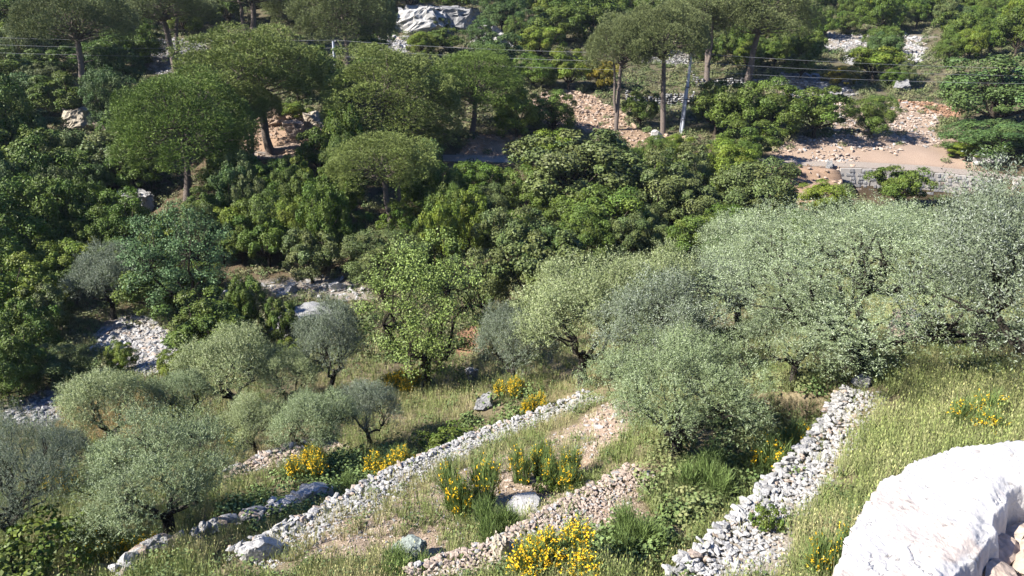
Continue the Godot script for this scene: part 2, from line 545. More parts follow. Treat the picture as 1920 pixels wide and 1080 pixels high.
func olive(s: int, W: float, H: float, K: int, sprigs: int, size: float) -> Array:
	rng.seed = s
	var b := MB.new()
	var t := MB.new()
	var bark := Color(0.065, 0.055, 0.045)
	var fork := Vector3(rng.randf_range(-0.15, 0.15), H * rng.randf_range(0.2, 0.26), rng.randf_range(-0.15, 0.15))
	t.tube([Vector3(0, -0.35, 0), Vector3(0.02, 0.05, 0), Vector3(rng.randf_range(-0.12, 0.12), fork.y * 0.55, 0.05), fork], [W * 0.055, W * 0.042, W * 0.032, W * 0.033], 9, bark)
	var heads := []
	for k in 4:
		var th := k * 1.6 + rng.randf()
		var e := fork + Vector3(cos(th) * W * rng.randf_range(0.16, 0.3), H * rng.randf_range(0.16, 0.3), sin(th) * W * rng.randf_range(0.16, 0.3))
		limb(t, fork, e, W * 0.022, W * 0.011, bark, 7, 0.3)
		heads.append(e)
	for k in K:
		var y := 1.0 - 1.22 * (k + 0.5) / K
		var th := k * 2.39996 + rng.randf_range(-0.6, 0.6)
		var g := Vector3(sqrt(maxf(0.0, 1 - y * y)) * cos(th), y, sqrt(maxf(0.0, 1 - y * y)) * sin(th))
		var p := Vector3(0, H * 0.6, 0) + g * Vector3(W * 0.5, H * 0.4, W * 0.5) * rng.randf_range(0.42, 0.92)
		var r := W * rng.randf_range(0.085, 0.19)
		var near: Vector3 = heads[0]
		for h in heads:
			if h.distance_to(p) < near.distance_to(p): near = h
		limb(t, near, p, W * 0.009, W * 0.003, bark, 5, 0.25)
		var tone := rng.randf_range(0.85, 1.15)
		for e in sprigs / K:
			var q := (unit() + g * 0.5 + Vector3(0, 0.25, 0)).normalized()
			var sp := p + q * r * (0.35 + 0.6 * pow(rng.randf(), 0.6))
			var d := (q * 0.7 + Vector3(0, 0.65, 0) + unit() * 0.6).normalized()
			var l := size * rng.randf_range(3.5, 7.5)
			var side := across(d)
			var lr := tone * rng.randf_range(0.8, 1.2)
			var nl := 10
			for z in nl:
				var f := (z + 0.6) / nl
				var lp := sp + d * l * f + Vector3(0, -0.22 * l * f * f, 0)
				side = side.rotated(d, 2.1)
				var ld := (d * 0.75 + side).normalized()
				var ls := ld.cross(d).normalized()
				ls = ls.rotated(ld, rng.randf_range(-0.9, 0.9))
				var v := lr * rng.randf_range(0.85, 1.15)
				var col := Color(0.150 * v, 0.186 * v, 0.096 * v)
				if rng.randf() < 0.22: col = Color(0.265 * v, 0.30 * v, 0.21 * v)     # the silvery underside
				b.leaf(lp, ld, ls, size * rng.randf_range(0.8, 1.25), size * 0.15, col)
	return [t.mesh(M.bark), b.mesh(M.olive[0])]

func airy(s: int, W: float, H: float, K: int, count: int, size: float) -> Array:
	rng.seed = s
	var b := MB.new()
	var t := MB.new()
	var bark := Color(0.055, 0.045, 0.035)
	var fork := Vector3(0.1, H * 0.16, 0)
	t.tube([Vector3(0, -0.3, 0), Vector3(0.04, H * 0.08, 0), fork], [W * 0.03, W * 0.024, W * 0.021], 8, bark)
	var heads := []
	for k in 8:
		var th := k * 2.39996 + 0.4
		var e := fork + Vector3(cos(th) * W * rng.randf_range(0.14, 0.4), H * rng.randf_range(0.06, 0.5), sin(th) * W * rng.randf_range(0.14, 0.4))
		limb(t, fork, e, W * 0.015, W * 0.007, bark, 6, 0.2)
		heads.append(e)
	for k in K:
		var u := unit()
		var g := u * pow(rng.randf(), 0.4)
		var p := Vector3(0, H * 0.53, 0) + g * Vector3(W * 0.5, H * 0.44, W * 0.5) * 0.92
		var r := W * rng.randf_range(0.05, 0.1)
		var near: Vector3 = heads[0]
		for h in heads:
			if h.distance_to(p) < near.distance_to(p): near = h
		limb(t, near, p, W * 0.004, W * 0.0015, bark, 4, 0.2)
		var tone := rng.randf_range(0.85, 1.2)
		for e in count / K:
			var q := unit()
			var lp := p + q * r * pow(rng.randf(), 0.5) * Vector3(1.2, 0.8, 1.2)
			var nn := (q * 0.5 + unit() * 0.7 + Vector3(0, 0.6, 0)).normalized()
			var d := across(nn)
			var lr := tone * rng.randf_range(0.75, 1.25)
			var sz := size * rng.randf_range(0.7, 1.25)
			b.leaf(lp, d, nn.cross(d), sz, sz * 0.34, Color(0.145 * lr, 0.198 * lr, 0.05 * lr))
	return [t.mesh(M.bark), b.mesh(M.fresh[0])]

func broom(s: int, W: float, H: float, stems: int, flowers: int) -> Array:
	rng.seed = s
	var b := MB.new()
	var f := MB.new()
	var bunch := []
	for k in 6: bunch.append([Vector3(rng.randf_range(-0.34, 0.34) * W, 0, rng.randf_range(-0.34, 0.34) * W), rng.randf_range(0.6, 1.0)])
	for k in stems:
		var root: Vector3 = bunch[k % 6][0]
		var tall: float = bunch[k % 6][1]
		var th := rng.randf() * TAU
		var out := pow(rng.randf(), 0.6)
		var o := Vector3(cos(th), 0, sin(th))
		var p := o * W * 0.16 * rng.randf()
		p = root + o * W * 0.12 * out * rng.randf_range(0.6, 1.0)
		var top := root * 1.15 + o * W * 0.24 * out * rng.randf_range(0.7, 1.0) + Vector3(rng.randf_range(-0.1, 0.1), H * tall * rng.randf_range(0.4, 1.0) * (1.0 - 0.35 * out * out), rng.randf_range(-0.1, 0.1))
		var m := p.lerp(top, 0.5) + Vector3(0, H * 0.08, 0)
		var lr := rng.randf_range(0.7, 1.3)
		var col := Color(0.125 * lr, 0.18 * lr, 0.055 * lr)
		var sd := across((top - p).normalized())
		b.blade(p, m + (top - m) * 0.15, sd, 0.009, col)
		b.blade(m, top, sd, 0.007, col)
		for z in 2:
			var q := m.lerp(top, rng.randf())
			var d := ((top - m).normalized() + unit() * 0.5).normalized()
			b.blade(q, q + d * H * rng.randf_range(0.12, 0.25), across(d), 0.007, col)
		if k < flowers:
			for z in rng.randi_range(2, 5):
				var q := m.lerp(top, rng.randf_range(0.55, 1.05)) + unit() * 0.03
				var yc := rng.randf_range(0.85, 1.1)
				for y in 2:
					var d := unit()
					f.leaf(q, d, across(d), rng.randf_range(0.028, 0.045), 0.015, Color(0.82 * yc, rng.randf_range(0.46, 0.60) * yc, 0.02))
	var arr := [b.mesh(M.stem)]
	if flowers > 0: arr.append(f.mesh(M.petal))
	return arr

func tuft(s: int, blades: int, h: float, spread: float, w: float, heads: bool) -> ArrayMesh:
	rng.seed = s
	var b := MB.new()
	for k in blades:
		var th := rng.randf() * TAU
		var o := Vector3(cos(th), 0, sin(th))
		var p := o * spread * 0.35 * rng.randf()
		var top := p + o * spread * rng.randf() + Vector3(0, h * rng.randf_range(0.5, 1.0), 0)
		var sd := across((top - p).normalized())
		var lr := rng.randf_range(0.75, 1.2)
		b.blade(p, top, sd, w, Color(lr, lr, lr))
		if heads and k % 3 == 0:
			b.leaf(top - Vector3(0, 0.02, 0), (top - p).normalized(), sd, 0.06, 0.012, Color(1.5 * lr, 1.3 * lr, 1.0 * lr))
	return b.mesh(M.blade)

func clump(s: int, count: int, size: float) -> ArrayMesh:
	rng.seed = s
	var b := MB.new()
	for k in count:
		var q := unit()
		q.y = absf(q.y)
		var nn := (q + unit() * 0.7).normalized()
		var d := across(nn)
		var lr := rng.randf_range(0.7, 1.3)
		b.leaf(q * Vector3(0.5, 0.6, 0.5) * rng.randf_range(0.55, 1.0) + Vector3(0, 0.02, 0), d, nn.cross(d), size, size * 0.36, Color(lr, lr, lr))
	return b.mesh(M.blade)

# [shapes] of every kind of plant, built once and shared by all its individuals
var shapes := {}
var sizes := {}
func plant(kind: String, variant: int, tint: int, x: float, z: float, w: float, h: float, label: String, group: String) -> void:
	var key := "%s/%d" % [kind, variant]
	var sh: Array = shapes[key]
	if not sizes.has(key):
		var box: AABB = sh[0 if kind == "broom_bush" else 1].get_aabb()
		sizes[key] = Vector2((box.size.x + box.size.z) * 0.5 * 0.94, box.end.y * 0.985)
	var sz: Vector2 = sizes[key]
	var category := "tree" if kind in ["stone_pine", "oak_tree", "olive_tree", "leafy_tree"] else "bush"
	var o := thing(kind, label, category, ground(x, z, 0.03), fposmod(x * 7.31 + z * 3.77, TAU), group)
	o.scale = Vector3(w / sz.x, h / sz.y, w / sz.x)
	if kind == "broom_bush":
		part("stems", sh[0], o)
		if sh.size() > 1: part("flowers", sh[1], o).set_meta("kind", "stuff")
		return
	part("trunk", sh[0], o)
	var mats: Array = {"stone_pine": M.needle, "oak_tree": M.leaf, "olive_tree": M.olive, "leafy_tree": M.fresh, "vine_bush": M.vine}[kind]
	part("crown", sh[1], o, mats[tint % mats.size()])

var big_stones := []
var rubble_data := []
var grass_zones := []

func boulder(label: String, x: float, z: float, w: float, h: float, tone: int, v: int) -> void:
	var o := part(numbered("boulder"), big_stones[v % big_stones.size()], self, stone_mat(tone, true))
	o.position = ground(x, z) + Vector3(0, h * 0.3, 0)
	o.rotation = Vector3(0, fposmod(x * 5.1 + z, TAU), 0)
	o.scale = Vector3(w * 1.08, h * 1.25, w * 0.95)
	tag(o, label, "boulder", "boulders lying on the slopes")

func outcrop(label: String, slabs: Array) -> void:
	var o := thing("rock_outcrop", label, "rock", ground(slabs[0][0], slabs[0][1]))
	var k := 0
	for s in slabs:
		var p := part("slab", big_stones[3 + k % 3], o, stone_mat(s[5], true))
		p.position = ground(s[0], s[1]) + Vector3(0, s[3] * 0.42, -s[4] * 0.35) - o.position
		p.rotation = Vector3(rng.randf_range(-0.08, 0.08), rng.randf_range(-0.25, 0.25), rng.randf_range(-0.07, 0.07))
		p.scale = Vector3(s[2] * 1.1, s[3] * 1.7, s[4])
		k += 1

func terrace_wall(label: String, pts: Array, h: float, tone: int) -> void:
	var w := thing("dry_stone_wall", label, "stone wall", ground(pts[0][0], pts[0][1]))
	w.set_meta("kind", "thing")
	var tr := []
	var cs := []
	for k in pts.size() - 1:
		var a := Vector2(pts[k][0], pts[k][1])
		var d := Vector2(pts[k + 1][0], pts[k + 1][1]) - a
		var L := d.length()
		var s := 0.0
		while s < L:
			var q := a + d * (s / L)
			var y := height(q.x, q.y + 0.6)
			var top := h * (0.85 + 0.3 * grain.get_noise_1d((s + k * 30.0) * 12.0))
			var e := 0.1
			while e < top:
				var last := e + 0.27 >= top
				var tf := Transform3D(stone_basis(rng.randf_range(0.3, 0.48)), Vector3(q.x + rng.randf_range(-0.1, 0.1), y + e, q.y + 0.3 - e * 0.12 + rng.randf_range(-0.06, 0.06)) - w.position)
				if last:
					part("coping_stone", stones[rng.randi() % 6], w, stone_mat(tone)).transform = tf
				else:
					tr.append(tf); cs.append(tone_color(tone, 0.3))
				e += 0.25
			s += rng.randf_range(0.3, 0.42)
	scatter("courses", stones[2], tr, cs, w).set_meta("kind", "stuff")

func block_wall(label: String, pts: Array, h: float) -> void:
	var w := thing("retaining_wall", label, "stone wall", Vector3(pts[0][0], pts[0][1], pts[0][2]))
	w.set_meta("kind", "thing")
	var shape := []
	for k in 3: shape.append(stone_mesh(70 + k, 2, 0.04, 0.07, 1.0))
	for k in pts.size() - 1:
		var a := Vector3(pts[k][0], pts[k][1], pts[k][2])
		var d := Vector3(pts[k + 1][0], pts[k + 1][1], pts[k + 1][2]) - a
		var L := Vector2(d.x, d.z).length()
		var yaw := -atan2(d.z, d.x)
		var core := BoxMesh.new()
		core.size = Vector3(L + 0.1, h + 0.3, 0.5)
		var c := part("mortar_core", core, w, M.mortar)
		c.position = a + d * 0.5 + Vector3(0, -h * 0.5 - 0.15, -0.10) - w.position
		c.rotation = Vector3(0, yaw, 0)
		var rows := int(h / 0.34)
		for r in rows:
			var s := rng.randf_range(-0.3, 0.0)
			while s < L:
				var bl := rng.randf_range(0.42, 0.85)
				var b := part("block", shape[rng.randi() % 3], w, stone_mat(0 if rng.randf() < 0.85 else 2))
				b.position = a + d * ((s + bl * 0.5) / L) + Vector3(0, -0.17 - r * 0.34, 0.0) - w.position
				b.rotation = Vector3(0, yaw, rng.randf_range(-0.02, 0.02))
				b.scale = Vector3(bl - 0.035, 0.31, 0.5)
				s += bl

func power_pole(label: String, x: float, z: float, h: float, lean: float) -> Array:
	var o := thing("power_pole", label, "pole", ground(x, z, 0.2))
	o.rotation.z = lean
	var m := MB.new()
	m.tube([Vector3(0, 0, 0), Vector3(0, h * 0.5, 0), Vector3(0, h, 0)], [0.2, 0.165, 0.13], 8, Color(0.55, 0.58, 0.63))
	m.tube([Vector3(0, h, 0), Vector3(0, h + 0.02, 0)], [0.13, 0.01], 8, Color(0.42, 0.46, 0.52))
	part("shaft", m.mesh(M.metal), o)
	for f in [0.2, 0.45, 0.6]:
		var r := MB.new()
		r.tube([Vector3(0, h * f, 0), Vector3(0, h * f + 0.1, 0)], [0.23, 0.23], 10, Color(0.12, 0.13, 0.15))
		part("band", r.mesh(M.metal), o)
	var side := MB.new()
	side.tube([Vector3(-0.24, 0.2, 0.1), Vector3(-0.2, h * 0.58, 0.1)], [0.05, 0.05], 6, Color(0.40, 0.43, 0.48))
	part("conduit", side.mesh(M.metal), o)
	var heads := []
	for k in 3:
		var y := h - 0.05 - k * 0.85
		var a := MB.new()
		a.tube([Vector3(0, y, 0), Vector3(0.28, y, 0.1)], [0.035, 0.03], 6, Color(0.2, 0.2, 0.22))
		var arm := part("arm", a.mesh(M.metal), o)
		var ins := MB.new()
		ins.tube([Vector3(0.28, y, 0.1), Vector3(0.28, y + 0.07, 0.1), Vector3(0.28, y + 0.16, 0.1)], [0.05, 0.08, 0.04], 8, Color(0.5, 0.47, 0.42))
		part("insulator", ins.mesh(M.metal), arm)
		heads.append(o.transform * Vector3(0.28, y + 0.16, 0.1))
	return heads

func wire(label: String, pts: Array, sag: float) -> void:
	var m := MB.new()
	var line := []
	var rad := []
	for k in pts.size() - 1:
		for s in 24:
			var t := s / 24.0
			var p: Vector3 = pts[k].lerp(pts[k + 1], t)
			p.y -= sag * 4.0 * t * (1.0 - t) * (pts[k].distance_to(pts[k + 1]) / 40.0)
			line.append(p); rad.append(0.012)
	line.append(pts[-1]); rad.append(0.012)
	m.tube(line, rad, 5, Color(0.36, 0.37, 0.38))
	var o := part(numbered("power_line"), m.mesh(M.metal), self)
	tag(o, label, "cable", "overhead power lines")

func inside_depth(q: Vector2, poly: PackedVector2Array) -> float:
	var best := 1e9
	for k in poly.size():
		best = minf(best, q.distance_to(Geometry2D.get_closest_point_to_segment(q, poly[k], poly[(k + 1) % poly.size()])))
	return best if Geometry2D.is_point_in_polygon(q, poly) else -best

func parapet(label: String, top: float, outline: PackedVector2Array, hollow: PackedVector2Array, heart: Vector2) -> void:
	var o := thing("plastered_wall", label, "wall", Vector3(heart.x, top - 5.0, heart.y))
	o.set_meta("kind", "thing")
	var b := MB.new()
	var ring := PackedVector2Array()
	var n := 420
	# the ragged outline, walked evenly
	var total := 0.0
	for k in outline.size(): total += outline[k].distance_to(outline[(k + 1) % outline.size()])
	var k := 0
	var run := 0.0
	for a in n:
		var want := total * a / n
		while run + outline[k].distance_to(outline[(k + 1) % outline.size()]) < want:
			run += outline[k].distance_to(outline[(k + 1) % outline.size()]); k += 1
		var seg := outline[k].distance_to(outline[(k + 1) % outline.size()])
		var p := outline[k].lerp(outline[(k + 1) % outline.size()], (want - run) / seg)
		var out := (p - heart).normalized()
		ring.append(p + out * (0.03 * grain.get_noise_1d(a * 19.0) + 0.022 * grain.get_noise_1d(a * 77.0)))
	var rows := []
	var R := 110
	for r in R + 1: rows.append([r / float(R), 0.0])
	for d in [[1.006, 0.012], [1.010, 0.035], [1.012, 0.08], [1.013, 0.2], [1.018, 0.5], [1.025, 1.0], [1.05, 2.0], [1.09, 3.5], [1.14, 5.6]]: rows.append(d)
	for row in rows:
		for a in n:
			var p: Vector2 = heart + (ring[a] - heart) * row[0]
			var y: float = -row[1]
			var wob := grain.get_noise_3d(p.x * 40.0, y * 40.0, p.y * 40.0)
			if row[1] == 0.0:
				y += 0.02 * coarse.get_noise_2d(p.x * 40.0, p.y * 40.0) + 0.016 * wob + 0.010 * grain.get_noise_2d(p.x * 190.0, p.y * 190.0)
				var crack := absf(coarse.get_noise_2d(p.x * 70.0 + 9.0, p.y * 70.0))
				y -= 0.014 * smoothstep(0.02, 0.0, crack) * smoothstep(-0.05, 0.2, grain.get_noise_2d(p.x * 30.0, p.y * 30.0))
				var hd := inside_depth(p, hollow) if p.distance_to(hollow[0]) < 2.5 else -1.0
				hd += 0.05 * grain.get_noise_2d(p.x * 110.0, p.y * 110.0)
				if hd > -0.12: y -= 0.30 * smoothstep(-0.01, 0.06, hd) + 0.05 * smoothstep(-0.12, 0.0, hd)
				y -= 0.015 * smoothstep(0.985, 1.0, row[0])
			else:
				p += (ring[a] - heart).normalized() * 0.05 * wob
			b.v.append(Vector3(p.x - heart.x, y + 5.0, p.y - heart.y))
			var st := coarse.get_noise_2d(p.x * 60.0 + 40.0, p.y * 60.0)
			var white := Color(0.48, 0.465, 0.438)
			b.c.append(white.lerp(Color(0.46, 0.37, 0.305), smoothstep(0.22, 0.36, st) * 0.6).lerp(Color(0.36, 0.35, 0.34), smoothstep(0.12, 0.32, grain.get_noise_2d(p.x * 55.0 + 30.0, p.y * 55.0)) * 0.3).lerp(Color(0.22, 0.2, 0.18), 0.7 if grain.get_noise_2d(p.x * 420.0, p.y * 420.0) > 0.5 else 0.0))
			b.n.append(Vector3.UP)
	for r in rows.size() - 1:
		for a in n:
			var p := r * n + a
			var q := r * n + (a + 1) % n
			b.i.append(p); b.i.append(q); b.i.append(p + n)
			b.i.append(q); b.i.append(q + n); b.i.append(p + n)
	for e in b.n.size(): b.n[e] = Vector3.ZERO
	var turned := not Geometry2D.is_polygon_clockwise(ring)
	for e in range(0, b.i.size(), 3):
		if turned:
			var sw := b.i[e + 1]
			b.i[e + 1] = b.i[e + 2]; b.i[e + 2] = sw
		var f := (b.v[b.i[e + 2]] - b.v[b.i[e]]).cross(b.v[b.i[e + 1]] - b.v[b.i[e]])
		for z in 3: b.n[b.i[e + z]] += f
	for e in b.n.size(): b.n[e] = b.n[e].normalized() if b.n[e].length() > 1e-9 else Vector3.UP
	part("rough_plaster", b.mesh(M.plaster), o)
	var lo := hollow[0]
	var hi := hollow[0]
	for p in hollow:
		lo = lo.min(p); hi = hi.max(p)
	var gy := lo.y
	while gy < hi.y:
		var gx := lo.x
		while gx < hi.x:
			var q := Vector2(gx + rng.randf_range(-0.05, 0.05), gy + rng.randf_range(-0.05, 0.05))
			if inside_depth(q, hollow) > 0.04:
				var s := rng.randf_range(0.17, 0.34)
				var p := part("stone", stones[rng.randi() % 6], o, stone_mat([1, 1, 3, 6][rng.randi() % 4]))
				p.transform = Transform3D(stone_basis(s), Vector3(q.x - heart.x, 5.0 - 0.30 + s * 0.1, q.y - heart.y))
			gx += 0.17
		gy += 0.17

func grass() -> void:
	var kinds := [tuft(700, 16, 0.32, 0.16, 0.007, false), tuft(701, 14, 0.55, 0.2, 0.006, true), tuft(702, 20, 0.75, 0.26, 0.008, false), clump(703, 40, 0.14)]
	var tr := [[], [], [], []]
	var cs := [[], [], [], []]
	rng.seed = 900
	var z := -8.0
	while z > -50.0:
		var st := clampf(-z * 0.0072, 0.085, 0.32)
		var x := z * 0.85 - 3.0
		while x < -z * 0.85 + 6.0:
			var px := x + rng.randf_range(-st, st) * 0.6
			var pz := z + rng.randf_range(-st, st) * 0.6
			x += st
			var p := patch_at(px, pz)
			var bare: float = p[1]
			var clumpy := grain.get_noise_2d(px * 16.0, pz * 16.0) + 0.5 * grain.get_noise_2d(px * 60.0, pz * 60.0)
			if bare > 0.7:
				if rng.randf() > 0.05: continue
			elif bare > 0.2:
				if clumpy < -0.06 or rng.randf() > 0.5: continue
			elif clumpy < -0.4 or rng.randf() < 0.05: continue
			var on_wall := false
			for s in steps:
				if s.box.has_point(Vector2(px, pz)):
					var r := near_line(px, pz, s.line)
					if r.y > -0.01 and r.x < s.band * rng.randf_range(0.75, 1.0) or r.x < 0.3: on_wall = true
			if on_wall and rng.randf() > 0.2: continue
			var zone := 0
			for g in grass_zones:
				if Geometry2D.is_point_in_polygon(Vector2(px, pz), g[0]): zone = g[1]
			var k := 0
			var c := Color(0.19, 0.24, 0.08)
			var dry := 0.5 + 0.5 * coarse.get_noise_2d(px * 12.0, pz * 12.0) + rng.randf_range(-0.3, 0.3)
			c = c.lerp(Color(0.46, 0.39, 0.23), clampf(dry * 1.3 - 0.45, 0, 1))
			var sc := rng.randf_range(0.6, 1.2)
			match zone:
				0: k = [0, 1, 1, 0][rng.randi() % 4]
				1:
					k = 1; sc *= 1.1; c = Color(0.20, 0.245, 0.085).lerp(Color(0.42, 0.385, 0.22), clampf(dry * 1.2 - 0.45, 0, 1))
				2:
					k = [2, 1, 0, 3][rng.randi() % 4]; sc *= 0.75; c = Color(0.10, 0.155, 0.05).lerp(Color(0.25, 0.24, 0.11), clampf(dry - 0.15, 0, 1))
				3:
					k = [1, 0][rng.randi() % 2]; c = Color(0.38, 0.29, 0.13)
				4:
					k = [0, 3, 1, 0][rng.randi() % 4]; sc *= 0.8; c = Color(0.13, 0.185, 0.06)
			if zone == 0 and rng.randf() < 0.05:
				k = 3; c = Color(0.11, 0.15, 0.055); sc *= 0.6
			if pz < -28.0: sc *= 1.25
			var v := rng.randf_range(0.8, 1.2)
			tr[k].append(Transform3D(Basis(Vector3.UP, rng.randf() * TAU).scaled(Vector3(sc, sc * rng.randf_range(0.8, 1.2), sc)), Vector3(px, height(px, pz) - 0.02, pz)))
			cs[k].append(Color(c.r * v, c.g * v, c.b * v))
		z -= st
	# scrub on the far slopes
	var us := []
	var uc := []
	for k in 34000:
		var pz := rng.randf_range(-36.0, -190.0)
		var px := rng.randf_range(-1.0, 1.1) * -pz
		var p := patch_at(px, pz)
		if p[1] > 0.5 and rng.randf() > 0.06: continue
		if pz < -66.0 and pz > -79.0 and px > 30.0 and rng.randf() > 0.25: continue
		var near_road := false
		for q in road.size() - 1:
			if px > road[q].x - 1.0 and px < road[q + 1].x + 1.0:
				var ry: float = lerpf(road[q].z, road[q + 1].z, (px - road[q].x) / (road[q + 1].x - road[q].x))
				if absf(pz - ry) < 2.4: near_road = true
		if near_road: continue
		var sc := rng.randf_range(0.4, 1.3) * (1.0 if pz > -70.0 else 1.35)
		var c := Color(0.075, 0.115, 0.035).lerp(Color(0.16, 0.16, 0.075), rng.randf()).lerp(Color(0.2, 0.18, 0.12), 0.4 if rng.randf() < 0.2 else 0.0)
		us.append(Transform3D(Basis(Vector3.UP, rng.randf() * TAU).scaled(Vector3(sc, sc * rng.randf_range(0.5, 1.0), sc)), Vector3(px, height(px, pz) - 0.05, pz)))
		uc.append(c)
	var names := ["short_grass", "dry_grass", "tall_grass", "weed_cover"]
	var labels := ["short green and straw grass over the near terraces", "tall dry seeding grass beside the near stone wall", "lush dark green grass below the near stone wall", "leafy low weeds scattered among the grass"]
	for k in 4:
		if tr[k].size():
			tag(scatter(names[k], kinds[k], tr[k], cs[k], self), labels[k], "grass", "", "stuff")
	tag(scatter("scrub", clump(704, 90, 0.15), us, uc, self), "low scrub covering the wooded slopes across the valley", "scrub", "", "stuff")

